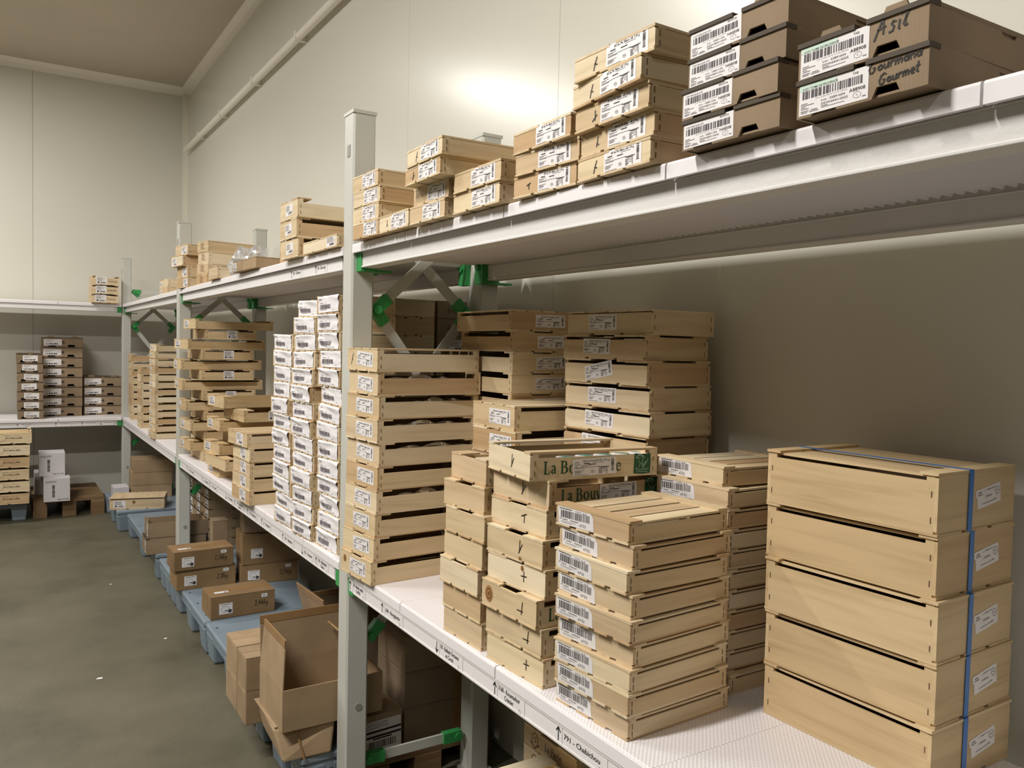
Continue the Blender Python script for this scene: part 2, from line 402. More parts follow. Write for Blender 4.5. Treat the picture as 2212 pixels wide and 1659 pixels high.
def arrow(mb, x, z, h, y, upw, k='ink'):
    s = 1 if upw else -1
    mb.ribbon([(x, z-h/2), (x, z+h/2)], h*.11, y, k)
    tip = z+s*h/2
    mb.ribbon([(x-h*.26, tip-s*h*.32), (x, tip)], h*.11, y, k); mb.ribbon([(x+h*.26, tip-s*h*.32), (x, tip)], h*.11, y, k)
def shelf_labels(parent, items, z, origin):
    """items: (Y of arrow, up?, Y start, Y end, lines)"""
    for ya, upw, y0, y1, lines in items:
        w = abs(ya-y1)+.012
        m_ = MB(); m_.rect(-.008, w-.004, -.019, .019, 0, 'label')
        arrow(m_, 0, 0, .026, -.0004, upw)
        xs0 = abs(ya-y0); m_.rect(xs0-.0008, xs0, -.018, .018, -.0003, 'grey')
        tw = (abs(ya-y1)-xs0)
        for i, s_ in enumerate(lines):
            zz = .003 - i*.0145 if len(lines) > 1 else -.003
            m_.text(s_, xs0+tw*.47, zz, .0145, -.0004, 'ink', align='C', width=tw*(.86 if i == 0 else .36), bold=.014)
        m_.ribbon([(xs0+tw*.9+.004*math.cos(a), -.013+.004*math.sin(a)) for a in [j*PI/4 for j in range(9)]], .0006, -.0004, 'ink')
        o = link('shelf_label', m_.mesh('shelf_label'), parent, (origin[0], ya-origin[1], z-origin[2]), -PI/2)
def green_end(mb, x0, x1, y0, y1, z0, z1):
    mb.box(x0, x1, y0, y1, z0, z1, 'green'); mb.box(x0, x1+.05, y0, y1, z0-.006, z0, 'green'); return mb
def side_beam(y0, y1, ztop, label, rear=False, near=True, holder=False, labels=(), far=True, name='shelf_beam'):
    z1 = ztop-.010; z0 = ztop-(.0845 if rear else .0725)
    x0, x1 = (1.366, 1.412) if rear else ((XF+.020, XF+.064) if ztop > 1 else (XF+.0075, XF+.052))
    t = thing(name, label, 'shelf beam', (x0, y0, z0), 0, 'beams of the long side shelving')
    L, H, W = y1-y0, z1-z0, x1-x0
    m_ = MB().box(0, W, .002, L-.002, 0, H, 'beam'); m_.box(-.003, 0, .002, L-.002, 0, .005, 'beam'); m_.box(-.003, 0, .002, L-.002, .044, .047, 'beam')
    link('beam', m_.mesh('beam'), t, bevel=.0012)
    ends = ([L] if far else [])+([0] if near else [])
    for e in ends:
        a, b = (e-.036, e) if e > 0 else (0, .036)
        g = green_end(MB(), -.004, W+.004, a, b, -.004, .045)
        if rear: g.tube((-.03, (a+b)/2, H*.6), (0, (a+b)/2, H*.6), .012, 'green', 10); g.box(-.022, 0, a-.01, b+.004, -.012, H+.004, 'green')
        link('end_bracket', g.mesh('end_bracket'), t)
    if holder:
        h = MB().box(-.0045, -.001, .045, L-.045, .004, .042, 'label'); h.box(-.0065, -.0046, .045, L-.045, .002, .006, 'beam'); h.box(-.0065, -.0046, .045, L-.045, .0395, .043, 'beam')
        hd = link('label_holder', h.mesh('label_holder'), t)
        shelf_labels(hd, labels, z0+H/2-.001, (x0-0, y0, z0)) if 0 else None
        for_ = labels
        for it in labels:
            shelf_labels(hd, [it], z0+.0225, (-.0052, y0, z0))
    return t
def yl(px): return 2267/(px-5)-.582
near_labels = [(yl(775), True, yl(781), yl(806), ['150 - Buchette cendrée', 'LVRF']), (yl(846), True, yl(852), yl(889), ['368 - Bouyguette']),
    (yl(968), False, yl(974), yl(1022), ['139 - Kaltbach Onctueux', 'et Corsé']), (yl(1098), True, yl(1104), yl(1160), ['3168 - Rocamadour', 'Crémier']), (yl(1241), True, yl(1250), yl(1345), ['791 - Chabichou'])]
mid_labels = [(yl(a), u, yl(a+4), yl(b), s_) for a, u, b, s_ in [(699, True, 724, ['136 - Bleuchatel', 'Crème']), (668, False, 692, ['135 - Gomser']), (625, True, 648, ['137 - Beaufort']), (578, True, 598, ['5 - Gruyère']),
    (547, True, 566, ['12 - Emmental']), (519, True, 537, ['18 - Raclette', 'Suisse']), (499, False, 515, ['22 - Vacherin']), (464, True, 478, ['25 - Comté']), (447, True, 461, ['31 - Morbier']), (414, True, 428, ['47 - Tomme'])]]
side_beam(-.45, 2.3824, ZU, 'white upper shelf beam nearest the camera, below the cardboard trays', near=False)
side_beam(-.45, 2.3824, ZL, 'white lower shelf beam nearest the camera carrying price labels with arrows', near=False, holder=True, labels=near_labels)
side_beam(2.4603, 5.24, ZU, 'white upper shelf beam between the nearest and middle uprights', holder=True,
          labels=[(yl(683), True, yl(686), yl(706), ['24 - Brocciu']), (yl(631), True, yl(634), yl(652), ['20 - Chevrot'])])
side_beam(2.4603, 5.24, ZL, 'white lower shelf beam with price labels under the paper-fronted crates', holder=True, labels=mid_labels)
side_beam(5.3179, 7.93, ZU, 'white upper shelf beam between the middle upright and the corner')
side_beam(5.3179, 7.93, ZL, 'white lower shelf beam between the middle upright and the corner', holder=True)
side_beam(-.45, 2.3824, ZU, 'rear upper shelf beam against the wall, nearest bay', rear=True, near=False)
side_beam(2.4603, 5.24, ZU, 'rear upper shelf beam against the wall, middle bay', rear=True)
side_beam(5.3179, 7.93, ZU, 'rear upper shelf beam against the wall, corner bay', rear=True)
for (a, b, s_) in ((-.45, 2.3824, 'nearest bay'), (2.4603, 5.24, 'middle bay'), (5.3179, 7.93, 'corner bay')):
    side_beam(a, b, ZL, 'rear lower shelf beam against the wall, '+s_, rear=True, near=a > 0)

def panel_mesh(L, W, ribs=True):
    """panel with front edge at x=0, running back to x=W, from y=0 to y=L, top at z=0"""
    m_ = MB(); g = .0018
    b = .005
    prof = [(0, -.0275), (.006, -.0275), (W, -.0275 if 0 else -.012), (W, 0), (b, 0), (b*.3, -b*.3), (0, -b)]
    prof = [(0, -.0275), (.008, -.0275), (.010, -.008), (W, -.008), (W, 0), (b, 0), (b*.3, -b*.3), (0, -b)]
    lip = [(0, -.0275), (.008, -.0275), (.010, -.008), (.010, 0), (b, 0), (b*.3, -b*.3), (0, -b)]
    m_.prism(lip, g, L-g, 'deck'); m_.prism([(.010, -.008), (W, -.008), (W, 0), (.010, 0)], .0003, L-.0003, 'deck')
    m_.f = [tuple(reversed(f)) for f in m_.f]
    return m_
def panel(y0, y1, ztop, label, depth=.56, notch=None):
    t = thing('shelf_panel', label, 'shelf panel', (XF, y0, ztop), 0, 'white plastic shelf panels')
    L = y1-y0
    link('deck', panel_mesh(L, depth).mesh('deck'), t)
    r = MB(); n = max(2, int(round(L/.0208))); p = L/n; q = r.mi('deck')
    for xx in (.062, .45):
        for k in range(n): r.v += [(xx, k*p+.0004, -.009), (xx, k*p+p*.8, -.034)]
        r.v.append((xx, L-.0004, -.009))
    s_ = 2*n+1
    for k in range(2*n): r.f.append((k, s_+k, s_+k+1, k+1)); r.m.append(q)
    link('rib_grid', r.mesh('rib_grid'), t)
    return t
def run(level, z, bay, cuts):
    for k, (a, b) in enumerate(zip(cuts, cuts[1:])):
        n = len(cuts)-1; which = ['first', 'second', 'third', 'fourth', 'fifth', 'sixth', 'seventh'][k]
        panel(min(a, b), max(a, b), z, 'white %s shelf panel, %s from the far end of the %s' % (level, which, bay))
J = 1.9955
run('upper', ZU, 'nearest bay', [2.3824, J, J-.5, J-1, J-1.5, J-2, -.45])
run('lower', ZL, 'nearest bay', [2.3824, J-.006, J-.506, J-1.006, J-1.506, J-2.006, -.45])
for lv, z in (('upper', ZU), ('lower', ZL)):
    run(lv, z, 'middle bay', [5.24, 4.82, 4.32, 3.82, 3.32, 2.82, 2.4603])
    run(lv, z, 'corner bay', [7.918, 7.42, 6.92, 6.42, 5.92, 5.3179])
# back shelving: same panels turned, front edge facing the camera side
def back_panel(x0, x1, z, label):
    t = thing('shelf_panel', label, 'shelf panel', (x0, YB, z), 0, 'white plastic shelf panels')
    L = x1-x0
    m_ = panel_mesh(L, .58); m_.v = [(y, x, zz) for x, y, zz in m_.v]; m_.f = [tuple(reversed(f)) for f in m_.f]
    link('deck', m_.mesh('deck'), t)
    r = MB(); n = int(round(L/.0417))
    for k in range(n):
        x = (k+.5)*L/n; r.box(x-.003, x+.003, .064, .44, -.032, -.008, 'deck')
    link('rib_grid', r.mesh('rib_grid'), t)
XJ = 0.4118
bcuts = [0.905, XJ, XJ-.5, XJ-1.0, XJ-1.5]
for lv, z in (('upper', ZU), ('lower', ZL)):
    for k, (b, a) in enumerate(zip(bcuts, bcuts[1:])):
        back_panel(a, b, z, 'white %s panel of the back-wall shelf, %s from the corner' % (lv, ['first', 'second', 'third', 'fourth'][k]))
    # corner infill panel between the two runs
    t = thing('shelf_panel', 'white %s shelf panel filling the corner by the back wall' % lv, 'shelf panel', (XF, YB+.0015, z), 0, 'white plastic shelf panels')
    q = MB(); P = [(.08, .0015), (.44, .0015), (.44, .10), (.6, .10), (.6, .55), (.001, .55), (.001, .10), (.08, .10)]
    q.prism([(p[0], -p[1]) for p in P][::-1], -.012, 0, 'deck'); q.v = [(x, -zz, y) for x, y, zz in q.v]
    link('deck', q.mesh('deck'), t)
def back_beam(x0, x1, ztop, label, labels=()):
    z1 = ztop-.010; z0 = ztop-.0725
    t = thing('shelf_beam', label, 'shelf beam', (x0, YB+.014, z0), 0, 'beams of the back-wall shelving')
    L, H = x1-x0, z1-z0
    m_ = MB().box(0, L, 0, .046, 0, H, 'beam'); m_.box(0, L, -.003, 0, 0, .005, 'beam')
    link('beam', m_.mesh('beam'), t, bevel=.0012)
    g = MB().box(L-.036, L, -.004, .05, -.004, .045, 'green'); link('end_bracket', g.mesh('end_bracket'), t)
    h = MB().box(.0, L-.06, -.0045, -.001, .004, .042, 'label'); hd = link('label_holder', h.mesh('label_holder'), t)
    for (x, upw, w, s_) in labels:
        q = MB(); q.rect(-.008, w, -.019, .019, 0, 'label'); arrow(q, 0, 0, .026, -.0004, upw)
        q.rect(w-.002, w-.001, -.018, .018, -.0003, 'grey')
        for i, u in enumerate(s_): q.text(u, w*.56, .002-i*.013, .011, -.0004, 'ink', align='C', width=w*(.62 if i == 0 else .3))
        link('shelf_label', q.mesh('shelf_label'), hd, (x-x0, -.0052, .0225))
    return t
back_beam(-1.5, 0.905, ZU, 'white upper beam of the back-wall shelf')
back_beam(-1.5, 0.905, ZL, 'white lower beam of the back-wall shelf with four arrow labels',
    labels=[(.115, True, .12, ['389 - Saint Félicien', 'Tentation']), (.395, True, .12, ['241 - Saint Félicien']), (.595, True, .12, ['377 - Saint Marcellin']), (.74, False, .10, ['420 - Pélardon'])])

# ------------------------------------------------------------------ prints and labels
rnd = random.Random(7)
def bars(mb, x0, x1, z0, z1, y, seed, k='bar', horiz=False, dens=1.0):
    r = random.Random(seed); L = (z1-z0) if horiz else (x1-x0); p = 0.0
    unit = L/(62*dens)
    while p < L-unit:
        w = unit*r.choice([1, 1, 1, 2, 2, 3]); g = unit*r.choice([.8, .8, 1, 1.6])
        w = min(w, L-p)
        if horiz: mb.rect(x0, x1, z0+p, z0+p+w, y, k)
        else: mb.rect(x0+p, x0+p+w, z0, z1, y, k)
        p += w+g
    return mb
def tiny(mb, x, z, w, h, y, k='grey'): return mb.rect(x, x+w, z, z+h, y, k)
def ring(mb, cx, cz, rx, rz, w, y, k='grey', n=14, a0=0, a1=2*PI):
    return mb.ribbon([(cx+rx*math.cos(a0+(a1-a0)*i/n), cz+rz*math.sin(a0+(a1-a0)*i/n)) for i in range(n+1)], w, y, k)
Y1, Y2 = -.0003, -.0006
def label_product(w, h, title, seed, logo=False, x8=''):
    m = MB(); r = random.Random(seed); X, Z = -w/2, -h/2
    m.rect(X, X+w, Z, Z+h, 0, 'label')
    m.text(title, X+w*(.24 if logo else .20), Z+h*.80, h*.145, Y1, 'ink', width=w*.60, bold=.012)
    tiny(m, X+w*.46, Z+h*.735, w*.26, h*.02, Y1)
    tiny(m, X+w*(.25 if logo else .10), Z+h*.68, w*.13, h*.05, Y1, 'ink'); tiny(m, X+w*.36, Z+h*.62, w*.16, h*.045, Y1, 'ink')
    for zz, ww in ((.60, .22), (.55, .14), (.48, .52), (.44, .24), (.30, .22), (.25, .15), (.21, .18), (.16, .13)):
        tiny(m, X+w*(.20 if logo and zz > .5 else .04), Z+h*zz, w*ww*r.uniform(.85, 1.1), h*.022, Y1)
    tiny(m, X+w*.03, Z+h*.05, w*.33, h*.025, Y1)
    ring(m, X+w*.45, Z+h*.22, w*.04, h*.075, w*.006, Y1); tiny(m, X+w*.425, Z+h*.21, w*.05, h*.03, Y1)
    m.rect(X+w*.58, X+w*.83, Z+h*.44, Z+h*.475, Y1, 'ink'); m.rect(X+w*.63, X+w*.79, Z+h*.395, Z+h*.425, Y1, 'ink')
    for i in range(8): tiny(m, X+w*.59, Z+h*(.34-i*.038), w*r.uniform(.06, .1), h*.022, Y1); tiny(m, X+w*.76, Z+h*(.34-i*.038), w*.03, h*.018, Y1)
    for i in range(3): tiny(m, X+w*.68, Z+h*(.33-i*.07), w*.08, h*.02, Y1)
    bars(m, X+w*.875, X+w*.94, Z+h*.46, Z+h*.82, Y1, seed+5, 'ink', True, .35); m.rect(X+w*.875, X+w*.94, Z+h*.86, Z+h*.90, Y1, 'ink')
    bars(m, X+w*.88, X+w*.935, Z+h*.26, Z+h*.44, Y1, seed+9, 'grey', True, .3); m.rect(X+w*.875, X+w*.94, Z+h*.2, Z+h*.24, Y1, 'ink')
    if logo:
        cx, cz, s = X+w*.10, Z+h*.66, h*.2
        ring(m, cx, cz, s*.9, s*.8, s*.12, Y1, 'ink', 10, .25*PI, .95*PI)
        for a in (((-.5, .2), (-.2, -.8), (.1, -.9)), ((.2, .5), (.5, 0), (1.3, -.1)), ((-.1, .6), (.1, .1), (-.2, -.4)), ((-.9, -.6), (-.6, -.2))):
            m.ribbon([(cx+p[0]*s, cz+p[1]*s) for p in a], s*.1, Y1, 'ink')
    return m
def label_tray(w, h, kind, seed):
    m = MB(); X, Z = -w/2, -h/2
    m.rect(X, X+w, Z, Z+h, 0, 'label')
    if kind == 'tab':
        m.rect(X, X+w*.55, Z+h*.80, Z+h*.985, -.0002, 'mint')
        m.text('31071 TOME DE PROVENCE', X+w*.05, Z+h*.81, h*.10, Y1, 'ink', width=w*.52, bold=.01); m.text('TAB', X+w*.78, Z+h*.85, h*.10, Y1, 'ink', width=w*.08)
        code, lot, ddm = 'A88908', 'Lot : 32891604', 'DDM:04/01/2025'
    else:
        m.text('31077 BRAQUE AOP', X+w*.05, Z+h*.82, h*.09, Y1, 'grey', width=w*.36, bold=.01); m.text('BRADOE', X+w*.74, Z+h*.86, h*.10, Y1, 'ink', width=w*.17)
        code, lot, ddm = 'NA8508', 'Lot : 32851104', 'DDM:08/01/2025'
    bars(m, X+w*.05, X+w*.94, Z+h*.52, Z+h*.78, Y1, seed, 'bar', False, 1.0)
    m.text('(01) 2 3250 999 91 31 (15) 250104', X+w*.25, Z+h*.45, h*.05, Y1, 'grey', width=w*.46)
    m.text(lot, X+w*.34, Z+h*.32, h*.10, Y1, 'ink', width=w*.34); m.text(ddm, X+w*.34, Z+h*.20, h*.10, Y1, 'ink', width=w*.38)
    m.text(code, X+w*.74, Z+h*.33, h*.155, Y1, 'ink', width=w*.22, bold=.006)
    ring(m, X+w*.85, Z+h*.2, w*.055, h*.09, w*.004, Y1); m.text('FR', X+w*.85, Z+h*.18, h*.06, Y1, 'grey', align='C')
    tiny(m, X+w*.92, Z+h*.10, w*.05, h*.03, Y1)
    for i, ww in enumerate((.10, .20, .07, .12)): tiny(m, X+w*.03, Z+h*(.36-i*.055), w*ww, h*.022, Y1)
    for i, (a, b) in enumerate(((.03, .12), (.18, .10), (.03, .10), (.16, .14))): tiny(m, X+w*a, Z+h*(.12-(i//2)*.05), w*b, h*.024, Y1)
    tiny(m, X+w*.34, Z+h*.15, w*.10, h*.02, Y1); tiny(m, X+w*.34, Z+h*.11, w*.34, h*.016, Y1)
    return m
def label_code(w, h, num, seed):
    m = MB(); X, Z = -w/2, -h/2
    m.face([(X+w*.03, 0, Z), (X+w, 0, Z), (X+w*.98, 0, Z+h*.72), (X+w*.9, 0, Z+h), (X, 0, Z+h)], 'label')
    tiny(m, X+w*.05, Z+h*.87, w*.36, h*.045, Y1, 'ink'); tiny(m, X+w*.5, Z+h*.86, w*.16, h*.03, Y1)
    bars(m, X+w*.09, X+w*.91, Z+h*.40, Z+h*.80, Y1, seed, 'bar', False, .8)
    m.text('0,5', X+w*.70, Z+h*.80, h*.14, Y2, 'ink', width=w*.10)
    m.text(num, X+w*.62, Z+h*.10, h*.21, Y1, 'ink', width=w*.17)
    for a, b, c in ((.06, .05, .30), (.14, .14, .27), (.36, .22, .27), (.1, .42, .17), (.12, .3, .1)): tiny(m, X+w*a, Z+h*c, w*b, h*.05 if c > .2 else h*.02, Y1)
    return m
def label_small(w, h, seed, logo=True):
    m = MB(); X, Z = -w/2, -h/2; r = random.Random(seed)
    m.rect(X, X+w, Z, Z+h, 0, 'label')
    for i in range(6): tiny(m, X+w*.08, Z+h*(.86-i*.09), w*r.uniform(.4, .85), h*.04, Y1)
    m.rect(X+w*.12, X+w*.30, Z+h*.12, Z+h*.32, Y1, 'ink') if logo else None
    bars(m, X+w*.40, X+w*.88, Z+h*.10, Z+h*.30, Y1, seed, 'ink', False, .3)
    return m
def label_white_bar(w, h, seed):
    m = MB(); X, Z = -w/2, -h/2
    m.rect(X, X+w, Z, Z+h, 0, 'label'); bars(m, X+w*.10, X+w*.82, Z+h*.14, Z+h*.36, Y1, seed, 'ink', False, .4)
    for i in range(3): tiny(m, X+w*.08, Z+h*(.82-i*.13), w*(.5-.1*i), h*.04, Y1)
    return m
def label_kilo(w, h):
    m = MB(); X, Z = -w/2, -h/2
    m.rect(X, X+w, Z, Z+h, 0, 'label'); tiny(m, X+w*.12, Z+h*.86, w*.76, h*.05, Y1)
    ring(m, X+w*.45, Z+h*.42, w*.28, h*.30, w*.02, Y1, 'grey', 18)
    m.face([(X+w*.80+w*.15*math.cos(a), Y1, Z+h*.24+h*.17*math.sin(a)) for a in [i*2*PI/16 for i in range(16)]], 'ink')
    m.rect(X+w*.40, X+w*.48, Z+h*.26, Z+h*.34, Y1, 'ink'); m.rect(X+w*.51, X+w*.60, Z+h*.24, Z+h*.36, Y1, 'ink')
    m.text('BIO', X+w*.80, Z+h*.20, h*.09, Y2, 'label', align='C')
    return m
# single-stroke hand for marker writing
ARC = lambda cx, cz, r, a0, a1, n=6: [(cx+r*math.cos(math.radians(a0+(a1-a0)*i/n)), cz+r*math.sin(math.radians(a0+(a1-a0)*i/n))) for i in range(n+1)]
HAND = {
 'A': (.75, [[(0, -.1), (.35, 1), (.5, .1)], [(.1, .38), (.58, .46)]]), 's': (.42, [[(.36, .5), (.2, .55), (.12, .42), (.3, .28), (.26, .08), (.05, .05)]]),
 'i': (.25, [[(.1, .5), (.12, .08), (.2, .05)], [(.14, .72), (.15, .75)]]), 'l': (.4, [[(.05, .2), (.3, .9), (.22, 1.05), (.12, .9), (.16, .1), (.32, .12)]]),
 'G': (.8, [[(.62, .85), (.4, 1), (.12, .8), (.02, .4), (.15, .05), (.4, .02), (.55, .2), (.56, .42), (.36, .42)]]), 'o': (.45, [ARC(.2, .27, .2, 60, 430, 9)]),
 'u': (.5, [[(.02, .5), (.04, .15), (.2, .05), (.36, .2), (.4, .5)], [(.4, .5), (.42, .05)]]), 'r': (.4, [[(.04, .5), (.08, .05)], [(.08, .35), (.22, .52), (.36, .46)]]),
 'm': (.72, [[(.02, .5), (.05, .05)], [(.05, .35), (.2, .52), (.3, .4), (.31, .05)], [(.31, .35), (.46, .52), (.58, .4), (.6, .05)]]),
 'a': (.48, [ARC(.2, .26, .19, 40, 400, 9), [(.39, .48), (.4, .05)]]), 'n': (.48, [[(.02, .5), (.05, .05)], [(.05, .35), (.22, .52), (.36, .4), (.38, .05)]]),
 'd': (.5, [ARC(.2, .26, .19, 40, 400, 9), [(.42, 1.0), (.4, .05)]]), 'e': (.42, [[(.03, .28), (.35, .34), (.28, .52), (.1, .5), (.03, .25), (.15, .05), (.36, .1)]]),
 't': (.4, [[(.15, .95), (.14, .1), (.32, .06)], [(0, .55), (.34, .62)]]), '3': (.55, [[(.05, .85), (.25, 1), (.4, .85), (.2, .55), (.42, .3), (.2, 0), (0, .15)]]),
 '4': (.55, [[(.25, 1), (0, .35), (.45, .4)], [(.36, .7), (.33, -.05)]]), ',': (.22, [[(.1, .08), (.04, -.15)]]), '1': (.3, [[(.02, .75), (.18, 1), (.18, 0)]]),
 '8': (.5, [[(.3, .95), (.1, .9), (.12, .65), (.34, .4), (.3, .08), (.1, .05), (.06, .3), (.3, .62), (.3, .95)]]), '2': (.5, [[(.02, .75), (.2, 1), (.38, .8), (.02, .02), (.42, .05)]]),
 'k': (.45, [[(.05, 1.05), (.06, 0)], [(.34, .5), (.08, .28), (.36, .02)]]), 'g': (.45, [ARC(.18, .27, .18, 40, 400, 8), [(.37, .48), (.36, -.2), (.15, -.35), (.03, -.2)]]),
 '0': (.5, [ARC(.2, .5, .24, 0, 360, 10)]), '5': (.5, [[(.4, 1), (.1, .95), (.08, .55), (.35, .5), (.38, .15), (.05, .02)]]), ' ': (.35, [])}
def hand(mb, s, x, z, size, wt, y=-.0004, k='marker', slant=.18, rise=0.0, sx=1.0):
    cx = 0.0
    for ch in s:
        w, st = HAND[ch]
        for p in st: mb.ribbon([(x+(cx+a+b*slant)*size*sx, z+b*size+(cx+a)*rise*size) for a, b in p], wt, y, k)
        cx += w+.06
    return mb
def cross(kind, s, wt=.0022):
    m = MB()
    P = {'X': [[(-.25, -.62, ), (.35, .35)], [(-.05, .7), (-.12, -.5)]], 'T': [[(-.5, .1), (.4, .42)], [(.05, .3), (.0, -.5)]], 'K': [[(-.55, -.62), (.45, .1)], [(.05, .75), (.02, -.55)]],
         '+': [[(-.45, .02), (.45, .1)], [(.02, .55), (-.02, -.5)]], 'J': [[(-.75, -.3), (.22, -.28)], [(.15, .65), (-.02, -.6)]], '/': [[(.3, .8), (-.1, -.1), (-.35, -.75)], [(.08, .3), (.03, -.2)]],
         'Y': [[(.35, .85), (-.05, 0), (-.3, -.8)], [(-.15, .02), (.4, -.12)]], 'L': [[(.1, .8), (-.1, -.1), (.3, -.3)], [(-.1, -.05), (-.25, -.5)]]}[kind]
    for p in P: m.ribbon([(a*s, b*s) for a, b in p], wt, -.0005, 'marker')
    return m
# heavy book lettering for the printed crates
def book(mb, x, z, s, y, k='greenink'):
    R = lambda pts, w: mb.ribbon([(x+a*s, z+b*s) for a, b in pts], w*s, y, k)
    def rr(pts): mb.ribbon([(x+p[0]*s, z+p[1]*s, p[2]*s) for p in pts], .1*s, y, k)
    R([(.16, .05), (.16, .95)], .16); R([(.02, .97), (.32, .97)], .06); R([(.02, .03), (.5, .03)], .07); rr([(.5, .03, .05), (.55, .26, .03)])      # L
    x += .66*s
    rr([(.06, .55, .1), (.16, .66, .07), (.3, .62, .12), (.32, .45, .13), (.32, .12, .13), (.42, .03, .05)]); rr([(.3, .40, .04), (.1, .32, .08), (.05, .16, .12), (.14, .03, .08), (.3, .14, .04)])  # a
    x += .82*s
    R([(.16, .05), (.16, .95)], .16); R([(.02, .97), (.35, .97)], .06); R([(.02, .03), (.35, .03)], .06)
    rr([(.3, .97, .06), (.5, .88, .13), (.52, .68, .15), (.40, .54, .06), (.2, .52, .04)]); rr([(.34, .53, .06), (.58, .42, .14), (.6, .18, .16), (.44, .04, .07), (.3, .03, .06)])  # B
    x += .80*s
    rr([(.27, .66, .05), (.09, .56, .11), (.05, .34, .15), (.1, .12, .11), (.27, .01, .05), (.44, .12, .11), (.5, .34, .15), (.45, .56, .11), (.27, .66, .05)])  # o
    x += .66*s
    rr([(.02, .64, .05), (.12, .62, .12), (.12, .2, .14), (.2, .04, .1), (.36, .08, .05), (.46, .18, .04)]); R([(.46, .62), (.46, .03)], .13); R([(.36, .64), (.46, .64)], .05); R([(.46, .03), (.56, .03)], .05)  # u
    x += .66*s
    rr([(.04, .64, .14), (.26, .05, .12)]); rr([(.48, .64, .05), (.26, .05, .05), (.14, -.24, .06), (.02, -.24, .1)])  # y
    return mb
def book_e(mb, x, z, s, y, k='greenink'):
    mb.ribbon([(x+p[0]*s, z+p[1]*s, p[2]*s) for p in [(.06, .38, .05), (.42, .38, .05), (.40, .56, .12), (.25, .66, .06), (.08, .54, .12), (.05, .3, .15), (.12, .08, .12), (.28, .02, .08), (.44, .12, .04)]], .1, y, k); return mb
def emblem(mb, cx, cz, s, y):
    pts = [(-.52, -.5), (0, -.54), (.48, -.5), (.52, 0), (.5, .52), (0, .49), (-.48, .54), (-.5, 0)]
    mb.face([(cx+a*s, y, cz+b*s) for a, b in pts], 'greenink')
    for p, w in (([(-.38, .28), (-.28, .42), (-.1, .46), (.06, .36)], .06), ([(-.38, .28), (.06, .36)], .02), ([(-.2, .3), (-.24, .1), (-.12, .02)], .02), ([(.1, .3), (.0, .22), (.04, .1), (-.06, .02)], .025),
                 ([(-.12, .02), (-.2, -.2)], .025), ([(-.06, .02), (.12, -.1), (.26, .08), (.34, .22)], .03), ([(.1, -.02), (.3, .14)], .03), ([(-.02, -.05), (.02, -.2), (.14, -.1)], .025), ([(.1, .3), (.18, .32)], .02),
                 ([(-.42, -.28), (-.36, -.2), (-.34, -.34), (-.24, -.26), (-.16, -.36), (-.06, -.26), (.02, -.34), (.1, -.22), (.16, -.34), (.26, -.26), (.36, -.32)], .022), ([(-.36, -.42), (.34, -.42)], .02)):
        mb.ribbon([(cx+a*s, cz+b*s) for a, b in p], w*s, y-.0003, 'paleg')
    return mb

